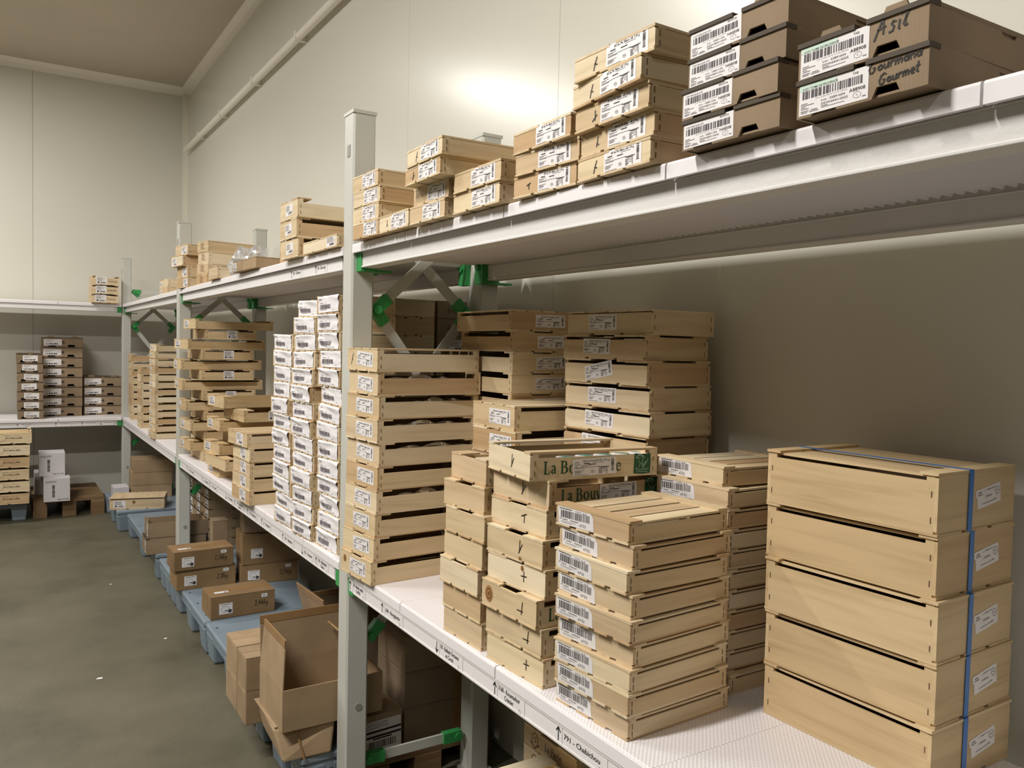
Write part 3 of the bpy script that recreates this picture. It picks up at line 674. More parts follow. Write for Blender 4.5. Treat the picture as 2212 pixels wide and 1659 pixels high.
# ------------------------------------------------------------------ wooden crates
def crate_meshes(w, l, h, st):
    key = ('crate', round(w, 3), round(l, 3), round(h, 4), st['id'])
    def make():
        tE, tS, b, wx, wy = .006, .0045, .004, st.get('wood', 'w')+'x', st.get('wood', 'w')+'y'
        ht = h-.0045
        out = {}
        ez1 = ht-(.0005)
        c = .004
        hs = b+(ez1-b)*st.get('side', .8); fl = st.get('flip'); ze = ez1
        if fl: ez1 = hs
        e = MB().prism([(-w/2, b+c), (-w/2+c, b), (w/2-c, b), (w/2, b+c), (w/2, ez1-c), (w/2-c, ez1), (-w/2+c, ez1), (-w/2, ez1-c)], -l/2, -l/2+tE, wx)
        out['end_front'] = e.mesh('end_panel')
        e2 = MB().box(-w/2, w/2, l/2-tE, l/2, b, ez1, wx); out['end_back'] = e2.mesh('end_panel')
        ez1 = ze
        if fl: hs = ez1-.0002
        for s_, nm in ((-1, 'side_left'), (1, 'side_right')):
            x0, x1 = (w/2-tS, w/2) if s_ > 0 else (-w/2, -w/2+tS)
            m_ = MB().box(x0, x1, -l/2+tE, l/2-tE, b, hs, wy)
            # corner cleats inside and staples outside
            for y in (-l/2+tE, l/2-tE-.014): m_.box(min(x0, x1)+(0 if s_ < 0 else -.012), max(x0, x1)-(0 if s_ > 0 else -.012), y, y+.014, hs, ez1, wy)
            xo = x1 if s_ > 0 else x0
            for fz in (.25, .75):
                for y in (-l/2+.010, l/2-.011):
                    z = b+(hs-b)*fz; m_.box(min(xo, xo+s_*.0007), max(xo, xo+s_*.0007), y, y+.0016, z-.005, z+.005, 'staple')
            out[nm] = m_.mesh('side_panel')
        m_ = MB()
        for f0, f1 in st.get('base', ((.0, .30), (.35, .66), (.70, 1.0))): m_.box(-w/2+w*f0, -w/2+w*f1, -l/2-.0012, l/2+.0012, 0, b, wy)
        m_.box(-w/2+.002, w/2-.002, -l/2+.03, l/2-.03, b*.5, b, wy)
        out['base'] = m_.mesh('base_slats')
        if st.get('batten'):
            for k_, (f0, f1) in enumerate(st['top']): out['top%d' % k_] = MB().box(-w/2+w*f0, -w/2+w*f1, -l/2+.002, l/2-.002, ht-.0045, ht-.0005, wy).mesh('lid_slat')
            for y in (-l/2-.001, l/2-.030): out['bat%.2f' % y] = MB().box(-w/2-.003, w/2+.003, y, y+.031, ht-.0005, h-.0004, wx).mesh('lid_batten')
        else:
            for k_, (f0, f1) in enumerate(st['top']):
                if st.get('tab'):
                    for q_, (ya, yb_) in enumerate(((-l/2-.0008, -l/2+.05), (l/2-.05, l/2+.0008))): out['tab%d%d' % (k_, q_)] = MB().box(-w/2+w*f0, -w/2+w*f1, ya, yb_, ht-.0005, h-.0004, wy).mesh('corner_tab')
                else: out['top%d' % k_] = MB().box(-w/2+w*f0, -w/2+w*f1, -l/2-.0008, l/2+.0008, ht-.0005, h-.0004, wy).mesh('top_slat')
        if st.get('lid'):
            m_ = MB().box(-w/2+.006, w/2-.006, -l/2+tE+.001, l/2-tE-.001, b+.002, hs-.006, 'wy'); out['fill'] = m_.mesh('inner')
        return out
    return cached(key, make)
OPEN = {'id': 'open', 'tab': True, 'top': ((.0, .34), (.66, 1.0)), 'side': .77}
HALF = {'id': 'half', 'tab': True, 'top': ((.0, .30), (.70, 1.0)), 'side': .86}
RIM = {'id': 'rim', 'top': ((.0, .13), (.87, 1.0)), 'side': .84}
LID = {'id': 'lid', 'top': ((.0, .22), (.26, .48), (.52, .74), (.78, 1.0)), 'side': .82}
BATT = {'id': 'batt', 'top': ((.01, .26), (.29, .5), (.54, .76), (.79, .99)), 'side': .80, 'batten': True, 'base': ((.0, .2), (.3, .48), (.55, .72), (.8, 1.0))}
TAN_ = dict(OPEN, id='tan', wood='t'); TANL = dict(LID, id='tanl', wood='t')
BIG = {'id': 'big', 'wood': 't', 'top': ((.02, .25), (.28, .48), (.51, .74), (.77, .98)), 'side': .90, 'batten': True, 'base': ((.0, .3), (.36, .64), (.7, 1.0))}
def crate(label, pos, w, l, h, st, group, name='wooden_crate', cat='crate', face=None, parts=True):
    x, y, z, deg = pos
    t = thing(name, label, cat, (x, y, z), math.radians(deg), group)
    ms = crate_meshes(w, l, h, st)
    for k, me in ms.items():
        if k == 'fill': continue
        link(me.name.split('.')[0], me, t)
    return t
def stick(t, w, l, mesh, name, fx, fz, h, side='front', rot=0.0, off=.0004):
    """put a print on the front end (side='front') or on the right-hand side of a crate"""
    o = bpy.data.objects.new(name, mesh); COL.objects.link(o); o.parent = t
    if side == 'front':
        o.location = (w*fx, -l/2-off, h*fz); o.rotation_euler = (0, rot, 0)
    else:
        o.rotation_mode = 'ZYX'
        o.location = (w/2+off, l*fx, h*fz); o.rotation_euler = (0, rot, PI/2)
        o.rotation_mode = 'XYZ'; o.rotation_euler = (rot, 0, PI/2) if 0 else (0, rot, PI/2)
    return o
def sheet_mesh(w, h, seed, over=.02):
    """sheet of paper hung over the front edge, wrinkled; local: x across, z up from the crate base, y=0 the front face"""
    m = MB(); r = random.Random(seed); nx, nz = 14, 10
    i = m.mi('paper'); sk = r.uniform(-.10, .10); sag = r.uniform(.0, .3)
    ofs = Vector((r.uniform(0, 50), r.uniform(0, 50), 0))
    z0 = h*(.07+.12*sag); z1 = h*.955
    def P(u, v):
        amp = .0016+.006*v*v*r_amp
        n_ = noise.noise(Vector((u*2.4+v*1.6, v*2.2, 0))+ofs)
        n2 = noise.noise(Vector((u*7+v*3, v*5, 3))+ofs)
        d = .0012+max(0, amp*(n_*1.6+.6)+.0014*n2)
        return ((u-.5)*w+(v-.5)*sk*h*.4, -d, z0+(z1-z0)*v+(u-.5)*sk*w*.3)
    r_amp = r.uniform(.3, 1.2)
    g = [[P(u/nx, v/nz) for u in range(nx+1)] for v in range(nz+1)]
    o = 0
    for v in range(nz+1): m.v += g[v]
    top = [(p[0], over, p[2]+.0012) for p in g[nz]]; lip = [(p[0], -.0008, p[2]+.0016) for p in g[nz]]
    m.v += lip; m.v += top
    for v in range(nz+2):
        for u in range(nx):
            a = v*(nx+1)+u; m.f.append((a, a+1, a+nx+2, a+nx+1)); m.m.append(i)
    b = MB(); r2_ = random.Random(seed+3)
    u0, u1, v0, v1 = .10, .62, .22, .50
    u = u0
    while u < u1:
        du = .0085*r2_.choice([1, 1, 2, 2, 3]); 
        for a in range(3):
            va, vb = v0+(v1-v0)*a/3, v0+(v1-v0)*(a+1)/3
            q = [P(u, va), P(u+du, va), P(u+du, vb), P(u, vb)]
            b.face([(p[0], p[1]-.0009, p[2]) for p in q], 'bar2')
        u += du+.0085*r2_.choice([1, 1.3, 1.8])
    for u, v, du in ((.10, .58, .16), (.36, .58, .06), (.06, .80, .14), (.06, .86, .10), (.14, .17, .30), (.72, .12, .08)):
        q = [P(u, v), P(u+du, v), P(u+du, v+.022), P(u, v+.022)]; b.face([(p[0], p[1]-.0009, p[2]) for p in q], 'grey')
    return m.mesh('paper_sheet'), b.mesh('barcode')
def liner(t, w, l, h, seed):
    r = random.Random(seed); m = MB(); i = m.mi('bag'); n = 22; a0 = r.uniform(0, 6)
    y0, y1 = -l*r.uniform(.1, .4), l*r.uniform(.2, .45)
    for k in range(n+1):
        f = k/n; y = y0+(y1-y0)*f; e = math.sin(PI*f)
        m.v += [(w/2-.012-.004*math.sin(9*f+a0), y, h*.6), (w/2-.016-.006*math.sin(13*f+a0), y, h*.72+h*.2*e*abs(math.sin(7*f+a0))+.0)]
    for k in range(n): m.f.append((2*k, 2*k+2, 2*k+3, 2*k+1)); m.m.append(i)
    link('liner', m.mesh('liner'), t, smooth=True)

def stack(key, st, what, where, group, decorate=None, levels=None, total=None, name='wooden_crate', cat='crate', build=None, top=None):
    d = D[key]; n = len(d['pos']); res = []; st0 = st
    lv = levels if levels is not None else range(n)
    for j in lv:
        lab = '%s %s %s' % (order(j, total or n), what, where)
        x, y, z, deg = d['pos'][j]
        pos = (x, y, z+.0004, deg); st = top if (top and j == n-1) else st0
        t = (build or crate)(lab, pos, d['w'], d['l'], d['h'], st, group, name=name, cat=cat)
        if decorate: decorate(t, j, d['w'], d['l'], d['h'])
        res.append(t)
    return res

# measured places: width across the front, length into the shelf, pitch, then (x, y, z, turn) for each level from the bottom up
D = {
 'A': dict(w=0.209, l=0.3432, h=0.0684, pos=[(1.0627,2.2803,0.7851,-86.5),(1.0692,2.2811,0.8535,-86.13),(1.0734,2.2809,0.9219,-86.53),(1.075,2.2817,0.9904,-85.96),(1.0769,2.282,1.0588,-85.86),(1.0801,2.2827,1.1272,-85.53),(1.0736,2.2822,1.1956,-85.57),(1.0779,2.2824,1.264,-85.61),(1.0802,2.2786,1.3324,-88.32),(1.0748,2.2801,1.4008,-87.12)]),
 'F': dict(w=0.2055, l=0.3125, h=0.0604, pos=[(1.0814,1.4485,0.7851,-86.61),(1.0798,1.4521,0.8455,-87.32),(1.0699,1.456,0.9059,-87.71),(1.0842,1.4569,0.9663,-85.9),(1.083,1.4603,1.0266,-87.18),(1.097,1.4676,1.087,-87.48),(1.102,1.4692,1.1474,-87.22),(1.0756,1.4536,1.2078,-96.45)]),
 'E': dict(w=0.172, l=0.3, h=0.0626, pos=[(1.0709,1.6684,0.7851,-87.47),(1.0681,1.6696,0.8477,-87.9),(1.0593,1.6711,0.9104,-87.62),(1.0656,1.663,0.973,-87.72),(1.0627,1.6525,1.0356,-87.47),(1.0675,1.6735,1.0982,-85.61),(1.0816,1.6641000000000001,1.1609,-90.9)]),
 'G': dict(w=0.205, l=0.2639, h=0.0435, pos=[(1.0657,1.189,0.7851,-87.31),(1.0588,1.1872,0.8286,-86.49),(1.0582,1.1889,0.8721,-85.45),(1.0673,1.1921,0.9156,-85.22),(1.0576,1.1891,0.959,-85.51),(1.0664,1.1954,1.0025,-86.1),(1.0614,1.1976,1.046,-87.7),(1.072,1.2008,1.0895,-86.27),(1.0675,1.2073,1.133,-86.59)]),
 'H': dict(w=0.2034, l=0.2639, h=0.042, pos=[(1.3775,1.2307,0.7851,-90.22),(1.3771,1.2474,0.8271,-90.44),(1.3771,1.2474,0.8691,-90.44),(1.3771,1.2474,0.9111,-90.44),(1.3771,1.2474,0.9531,-90.44),(1.3771,1.2474,0.9951,-90.44),(1.3771,1.2474,1.0371,-90.44),(1.3771,1.2474,1.0791,-90.44),(1.3771,1.2474,1.1211,-90.44),(1.3703,1.2508,1.1631,-88.36),(1.3835,1.2607,1.2051,-92.75)]),
 'I': dict(w=0.2377, l=0.3329, h=0.1024, pos=[(1.3667,0.876,0.7851,0.06),(1.3686,0.8789,0.8875,1.27),(1.3659,0.8808,0.99,1.62),(1.3715,0.8871,1.0924,0.94),(1.3671,0.8863,1.1948,0.65)]),
 'D': dict(w=0.3146, l=0.2138, h=0.061, pos=[(1.3889,1.6093,0.7851,-87.88),(1.3889,1.6093,0.8461,-87.88),(1.3889,1.6093,0.9071,-87.88),(1.3889,1.6093,0.968,-87.88),(1.3889,1.6093,1.029,-87.88),(1.3889,1.6093,1.09,-87.88),(1.3889,1.6093,1.151,-87.88),(1.3889,1.6093,1.2119,-87.88),(1.3848,1.5984,1.2729,-87.0),(1.3923,1.6098,1.3339,-87.26),(1.3887,1.6114,1.3949,-88.32),(1.3868,1.6197,1.4558,-88.98),(1.3918,1.607,1.5168,-87.82)]),
 'C': dict(w=0.2226, l=0.3432, h=0.0679, pos=[(1.2998,1.8839,0.7851,-90.36),(1.2998,1.8839,0.853,-90.36),(1.2998,1.8839,0.9209,-90.36),(1.2998,1.8839,0.9887,-90.36),(1.2998,1.8839,1.0566,-90.36),(1.2998,1.8839,1.1245,-90.36),(1.2972,1.8779,1.1923,-90.16),(1.3023,1.8896,1.2602,-90.54)]),
 'B': dict(w=0.2055, l=0.3379, h=0.062, pos=[(1.367,2.1741,0.7851,-1.01),(1.367,2.1741,0.8471,-1.01),(1.367,2.1741,0.9091,-1.01),(1.367,2.1741,0.9711,-1.01),(1.367,2.1741,1.0331,-1.01),(1.367,2.1741,1.0951,-1.01),(1.367,2.1741,1.1571,-1.01),(1.367,2.1741,1.2191,-1.01),(1.367,2.1741,1.2811,-1.01),(1.3647,2.1718,1.3431,-0.96),(1.3675,2.1729,1.4051,-0.96),(1.3737,2.1737,1.4671,-1.98),(1.3623,2.178,1.5291,-0.14)]),
 'L': dict(w=0.2544, l=0.26, h=0.061, pos=[(1.0111,3.612,0.7851,-87.29),(1.0141,3.6156,0.8461,-87.45),(1.0151,3.6126,0.9071,-88.18),(1.013,3.6085,0.9682,-88.37),(0.9998,3.6285,1.0292,-85.46)]),
 'W1': dict(w=0.2061, l=0.2, h=0.0604, pos=[(1.0103,3.0755,0.7851,-87.8),(1.0135,3.0692,0.8455,-87.72),(1.0056,3.081,0.9059,-87.86),(1.0043,3.0818,0.9662,-88.86),(1.0056,3.081,1.0266,-87.86),(1.0025,3.085,1.087,-87.44),(1.0056,3.081,1.1473,-87.86),(0.9975,3.0936,1.2077,-88.79),(1.0056,3.081,1.2681,-87.86),(1.0058,3.0812,1.3284,-87.86),(1.0041,3.0819,1.3888,-86.88),(1.0067,3.0795,1.4492,-87.36)]),
 'W2': dict(w=0.1914, l=0.2, h=0.0603, pos=[(1.0094,2.8461,0.7851,-86.76),(1.0113,2.8406,0.8454,-86.03),(1.0084,2.8442,0.9058,-85.66),(1.0029,2.849,0.9661,-85.44),(1.0107,2.8418,1.0264,-85.57),(1.0084,2.8442,1.0867,-85.66),(1.002,2.8517,1.147,-85.87),(1.0091,2.8445,1.2074,-85.73),(1.0001,2.8547,1.2677,-86.02),(1.0054,2.8485,1.328,-85.58),(1.0097,2.8426,1.3883,-85.26),(1.0116,2.8393,1.4486,-84.82),(1.0086,2.8428,1.509,-84.69),(1.0205,2.8291,1.5693,-85.9)]),
 'W3': dict(w=0.1927, l=0.2, h=0.061, pos=[(1.0264,2.6293,0.7851,-86.66),(1.0274,2.619,0.8461,-87.59),(1.0323,2.6157,0.9071,-88.6),(1.0276,2.6265,0.9681,-87.67),(1.0276,2.6297,1.0291,-88.48),(1.0276,2.6265,1.0901,-87.67),(1.0265,2.635,1.1511,-86.92),(1.0281,2.6272,1.212,-87.7),(1.035,2.6164,1.273,-87.82),(1.0261,2.6271,1.334,-87.63),(1.0294,2.6234,1.395,-87.7),(1.0264,2.6283,1.456,-87.65),(1.0234,2.6329,1.517,-87.6),(1.0223,2.6339,1.578,-87.57)]),
 'S6': dict(w=0.1776, l=0.28, h=0.0455, pos=[(1.0236,2.2143,1.7844,-88.07),(1.0242,2.2181,1.8298,-88.16),(1.023,2.212,1.8753,-87.41),(1.0219,2.2176,1.9208,-88.47)]),
 'S6b': dict(w=0.196, l=0.28, h=0.0461, pos=[(1.0263,2.0192,1.7844,-90.86)]),
 'S7a': dict(w=0.1878, l=0.28, h=0.0439, pos=[(1.0243,1.8177,1.7844,-89.45),(1.0259,1.7995,1.8283,-89.8)]),
 'S7b': dict(w=0.1992, l=0.35, h=0.0414, pos=[(1.0258,1.7721,1.8722,-91.4),(1.0224,1.7553,1.9136,-91.73)]),
 'S7c': dict(w=0.2135, l=0.28, h=0.0448, pos=[(1.03,1.5816,1.7844,-91.26),(1.0252,1.5722,1.8292,-90.73)]),
 'S8': dict(w=0.2031, l=0.28, h=0.0431, pos=[(1.0406,1.3393,1.7844,-87.46),(1.0358,1.3267,1.8274,-87.23),(1.0273,1.3247,1.8705,-91.06)]),
 'S9': dict(w=0.2098, l=0.3, h=0.0422, pos=[(1.0449,1.1085,1.7844,-92.85),(1.0444,1.0991,1.8265,-93.12),(1.031,1.1004,1.8687,-92.7),(1.0217,1.0974,1.9109,-95.5),(1.0224,1.0955,1.9531,-89.53)]),
 'S10': dict(w=0.1821, l=0.3, h=0.0456, pos=[(1.034,0.8407,1.7844,-89.67),(1.0305,0.8395,1.8299,-90.57),(1.0376,0.8358,1.8755,-90.07),(1.0414,0.8397,1.9211,-89.41)]),
 'S11': dict(w=0.1787, l=0.3, h=0.0487, pos=[(1.03,0.6274,1.7844,-90.33),(1.0317,0.6271,1.833,-91.35)]),
 'S5': dict(w=0.1963, l=0.3, h=0.0688, pos=[(1.0372,2.9512,1.7844,-88.94),(1.0337,2.9532,1.8532,-89.79),(1.033,2.9468,1.9219,-89.03)]),
 'S5b': dict(w=0.335, l=0.2, h=0.0406, pos=[(0.9939,2.64,1.7844,-90)]),
 'S4': dict(w=0.3409, l=0.1072, h=0.0479, pos=[(0.9413,3.6048,1.7844,-87.79)]),
 'S3': dict(w=0.1434, l=0.2993, h=0.0622, pos=[(1.0979,4.8179,1.7844,-79.67),(1.0997,4.8147,1.8466,-77.72),(1.1055,4.8145,1.9089,-79.01),(1.1022,4.8211,1.9711,-78.79)]),
 'S2': dict(w=0.2023, l=0.3, h=0.0625, pos=[(1.0518,5.1119,1.7844,-82.72),(1.0523,5.1074,1.8468,-82.89),(1.0259,5.1394,1.9093,-82.75),(1.0461,5.1133,1.9717,-80.84)]),
 'S1': dict(w=0.2271, l=0.3, h=0.0548, pos=[(1.1014,6.0707,1.7844,-86.05),(1.1033,6.0688,1.8392,-85.95)]),
 'M1x': dict(w=0.2486, l=0.451, h=0.0585, pos=[(1.1181,5.0291,0.7851,-87.64),(1.1363,5.0597,0.8436,-86.55),(1.1181,5.0291,0.9021,-87.64),(1.1336,5.0313,0.9606,-87.22),(1.1181,5.0291,1.0191,-87.64),(1.1151,5.027,1.0776,-89.29),(1.1181,5.0291,1.1361,-87.64),(1.0975,5.0302,1.1946,-90.27),(1.1181,5.0291,1.2531,-87.64),(1.0914,5.0256,1.3116,-90.86),(1.1181,5.0291,1.3701,-87.64),(1.1029,5.0179,1.4286,-83.05),(1.1181,5.0291,1.4871,-87.64),(1.15,5.0137,1.5456,-85.37)]),
 'M1y': dict(w=0.3346, l=0.2926, h=0.0585, pos=[(1.1238,5.0467,0.7851,-89.04),(1.1238,5.0467,0.8436,-89.04),(1.1373,5.0863,0.9021,-89.06),(1.1238,5.0467,0.9606,-89.04),(1.1332,5.0594,1.0191,-88.93),(1.1238,5.0467,1.0776,-89.04),(1.1211,5.0235,1.1361,-89.0),(1.1238,5.0467,1.1946,-89.04),(1.1099,5.0234,1.2531,-89.61),(1.1238,5.0467,1.3116,-89.04),(1.1073,5.0382,1.3701,-87.71),(1.1238,5.0467,1.4286,-89.04),(1.1342,5.0511,1.4871,-89.48),(1.1238,5.0467,1.5456,-89.04)]),
 'M2x': dict(w=0.2553, l=0.451, h=0.0593, pos=[(1.1574,4.3813,0.7851,-89.57),(1.1527,4.3764,0.8444,-87.0),(1.1396,4.3716,0.9036,-84.83),(1.1527,4.3764,0.9629,-87.0),(1.1537,4.3786,1.0222,-88.06),(1.1527,4.3764,1.0814,-87.0),(1.1604,4.3755,1.1407,-84.44)]),
 'M2y': dict(w=0.3346, l=0.2926, h=0.0593, pos=[(1.1133,4.2492,0.7851,-86.99),(1.0542,4.2436,0.8444,-85.71),(1.1133,4.2492,0.9037,-86.99),(1.1409,4.2593,0.963,-87.67),(1.1133,4.2492,1.0223,-86.99),(1.1448,4.2459,1.0816,-86.48),(1.1133,4.2492,1.1409,-86.99)]),
 'N3': dict(w=0.231, l=0.3, h=0.0511, pos=[(1.046,6.2065,0.7851,-89.78),(1.0519,6.2,0.8362,-89.1),(1.0519,6.2,0.8872,-89.1),(1.0519,6.2,0.9383,-89.1),(1.0519,6.2,0.9893,-89.1),(1.0519,6.2,1.0404,-89.1),(1.0506,6.1996,1.0915,-89.15),(1.0519,6.2,1.1425,-89.1),(1.0541,6.1976,1.1936,-88.97),(1.0519,6.2,1.2446,-89.1),(1.0519,6.2,1.2957,-89.1),(1.0519,6.2,1.3467,-89.1),(1.0569,6.1968,1.3978,-88.43)]),
 'N2': dict(w=0.204, l=0.3, h=0.0605, pos=[(1.0693,6.974,0.7851,-90.69),(1.0696,6.9734,0.8457,-90.73),(1.0696,6.9734,0.9062,-90.73),(1.0696,6.9734,0.9668,-90.73),(1.0696,6.9734,1.0273,-90.73),(1.0696,6.9734,1.0878,-90.73),(1.0696,6.9734,1.1484,-90.73),(1.0699,6.9732,1.2089,-90.83)]),
 'N1': dict(w=0.2126, l=0.3, h=0.0627, pos=[(1.0972,7.6988,0.7851,-91.1),(1.0929,7.7001,0.8478,-91.2),(1.0929,7.7001,0.9104,-91.2),(1.0929,7.7001,0.9731,-91.2),(1.0929,7.7001,1.0357,-91.2),(1.0929,7.7001,1.0984,-91.2),(1.0929,7.7001,1.161,-91.2),(1.0929,7.7001,1.2237,-91.2),(1.0886,7.7019,1.2864,-91.42)]),
 'P1': dict(w=0.1874, l=0.33, h=0.0788, pos=[(0.2106,8.0832,0.7851,-0.27),(0.2082,8.0831,0.8639,-0.26),(0.2082,8.0831,0.9426,-0.26),(0.2113,8.0829,1.0214,-0.26),(0.2082,8.0831,1.1002,-0.26),(0.2082,8.0831,1.1789,-0.26),(0.203,8.0832,1.2577,-0.29)]),
 'P2': dict(w=0.3098, l=0.3, h=0.0865, pos=[(0.4538,8.2957,0.7851,0.02),(0.4575,8.2957,0.8716,0.06),(0.4575,8.2957,0.9581,0.06),(0.4575,8.2957,1.0445,0.06),(0.4575,8.2957,1.131,0.06),(0.4575,8.2957,1.2175,0.06),(0.4575,8.2957,1.3039,0.06),(0.4612,8.2957,1.3904,0.12)]),
 'P3': dict(w=0.3055, l=0.3, h=0.0864, pos=[(0.7805,8.3591,0.7851,-0.15),(0.7796,8.359,0.8715,-0.17),(0.7796,8.359,0.9579,-0.17),(0.7787,8.3588,1.0442,-0.2)]),
 'Q': dict(w=0.2069, l=0.3, h=0.0775, pos=[(0.766,8.0274,1.7844,-0.21),(0.7696,8.0273,1.8619,-0.13),(0.774,8.0275,1.9395,-0.03)]),
 'R1': dict(w=0.42, l=0.3, h=0.0958, pos=[(-0.0252,7.5945,0.16,-0.05),(-0.0217,7.5945,0.2558,-0.03),(-0.0246,7.595,0.3517,-0.01),(-0.0212,7.5942,0.4475,-0.05),(-0.019,7.5942,0.5433,-0.04),(-0.0063,7.5945,0.6392,0.04)]),
 'WB': dict(w=0.1886, l=0.25, h=0.1883, pos=[(0.3833,7.6315,0.144,-1.2),(0.356,7.8388,0.3323,-1.22)]),
 'C3': dict(w=0.3313, l=0.3, h=0.1094, pos=[(1.0714,7.7216,0.16,-3.24),(1.0727,7.7209,0.2694,-3.22),(1.0815,7.7204,0.3789,-3.13)]),
 'R2': dict(w=0.3912, l=0.2563, h=0.088, pos=[(0.9219,6.9801,0.16,-13.83)]),
 'U2': dict(w=0.3029, l=0.2, h=0.1072, pos=[(0.9265,4.5955,0.16,-0.1)]),
 'U1': dict(w=0.3038, l=0.1771, h=0.101, pos=[(0.9089,4.573,0.2672,1.83)]),
 'U3': dict(w=0.3034, l=0.1886, h=0.1084, pos=[(0.982,4.0398,0.16,0.69)]),
 'U4': dict(w=0.3056, l=0.2, h=0.1067, pos=[(1.2534,4.5384,0.16,-7.78)]),
}

# ------------------------------------------------------------------ what stands on the lower shelf, nearest bay
def prod(kind, w, h, seed):
    title = {'buch': 'Buchette Cendrée 150 g', 'pic': 'Ell du Pic Blanc x8 110 g', 'bouy': 'BOUYGUETTE 150 g'}[kind]
    return cached(('lp', kind, round(w, 3), round(h, 3)), lambda: label_product(w, h, title, 11, kind == 'bouy').mesh('label'))
rl = random.Random(3)
def dec_A(t, j, w, l, h):
    stick(t, w, l, prod('buch', w*.52, h*.60, j), 'label', .10+rl.uniform(-.05, .04), .50+rl.uniform(-.04, .04), h, rot=rl.uniform(-.06, .07))
    if j == 9: stick(t, w, l, cached('slash', lambda: cross('/', .022).mesh('pen_mark')), 'pen_mark', -.32, .5, h)
    if j in (3, 5, 6, 7, 8): liner(t, w, l, h, j)
    if j == 0: knot(t, -w*.36, -l/2-.0006, h*.62, .010)
def knot(t, x, y, z, r):
    m = MB()
    for k, (q, kk) in enumerate(((1.0, 'knot2'), (.72, 'knot'), (.5, 'knot2'), (.26, 'knot'))):
        m.face([(x+q*r*math.cos(a)*.95, y-.0002*k, z+q*r*math.sin(a)*(1.15)) for a in [i*2*PI/18 for i in range(18)]], kk)
    link('knot', m.mesh('knot'), t)
stack('A', OPEN, 'crate of the ten-high stack', 'against the nearest grey upright', 'crates in the stack at the nearest upright', dec_A, top=LID)

def dec_F(t, j, w, l, h):
    k = ['+', 'J', 'J', '+', 'X', 'T', 'X', 'X'][j]
    stick(t, w, l, cached(('x', k), lambda: cross(k, .021).mesh('pen_mark')), 'pen_mark', [.22, .27, .25, .15, .12, .12, .06, .10][j], .52, h)
    def pr():
        m = MB(); m2 = book(m, -l*.40, h*-.24, h*.44, -.0005); book_e(m, l*.16, h*-.24, h*.44, -.0005); emblem(m, l*(.43 if j == 6 else .375), -.02*h, h*.70, -.0005)
        return m.mesh('lettering')
    stick(t, w, l, cached(('La', j == 6), pr), 'lettering', 0, .46, h, 'right')
    stick(t, w, l, prod('bouy', l*.345, h*.60, j), 'label', .105 if j == 6 else -.012, .42, h, 'right', rot=rl.uniform(-.03, .01), off=.0018)
    if j == 2: knot(t, -w*.36, -l/2-.0006, h*.5, .016)
    if j in (4, 3): knot(t, w*.12, -l/2-.0006, h*(.10 if j == 4 else .80), .0055)
fs = stack('F', OPEN, 'pen-marked crate of the stack', 'with green-lettered sides', 'pen-marked crates with green lettering', dec_F, top=RIM)
dF = D['F']; xF, yF, zF, aF = dF['pos'][7]
for k in range(5):
    u = -.10+.05*k
    m = MB(); m.tube((0, 0, 0), (0, 0, .034), .0225, 'paper', 18); m.rect(-.008, .008, .004, .030, -.0232, 'green2')
    m.face([(.0225*.85*math.cos(a), .0225*.85*math.sin(a), .0343) for a in [i*PI/6 for i in range(-2, 5)]], 'green2')
    c_ = link('wrapped_cheese', m.mesh('wrapped_cheese'), None, (xF+.04+u*1.0, yF-.062, zF+.0085))
    tag(c_, 'small white and teal wrapped cheese in the open top crate, %s from the aisle' % ['first', 'second', 'third', 'fourth', 'fifth'][k], 'cheese', 'wrapped cheeses in the open crate')
def dec_E(t, j, w, l, h): pass
stack('E', HALF, 'crate of the plain-ended stack', 'left of the pen-marked stack', 'plain-ended crates', dec_E)
def film_mesh(w, h, seed):
    m = MB(); r = random.Random(seed); i = m.mi('film'); nx, nz = 12, 5
    for v in range(nz+1):
        for u in range(nx+1):
            n_ = noise.noise(Vector((u*.7+seed*9, v*1.1, 0)))
            m.v.append(((u/nx-.5)*w, -.0016-.0022*abs(n_), (v/nz-.5)*h))
    for v in range(nz):
        for u in range(nx): a = v*(nx+1)+u; m.f.append((a, a+1, a+nx+2, a+nx+1)); m.m.append(i)
    return m.mesh('plastic_film')
def dec_G(t, j, w, l, h):
    stick(t, w, l, cached(('lc', round(w, 2)), lambda: label_code(w*.52, h*.80, '6732', 5).mesh('label')), 'label', -.23+rl.uniform(-.02, .03), .50, h, rot=rl.uniform(-.03, .05))
    stick(t, w, l, cached(('film', j % 3), lambda: film_mesh(w*.98, h*.82, j % 3)), 'plastic_film', 0, .5, h)
stack('G', BATT, 'slatted crate of the barcode-labelled stack', 'at the shelf front', 'slatted crates with barcode labels', dec_G)
stack('H', BATT, 'slatted crate of the barcode-labelled stack', 'farther back by the wall', 'slatted crates with barcode labels', dec_G)
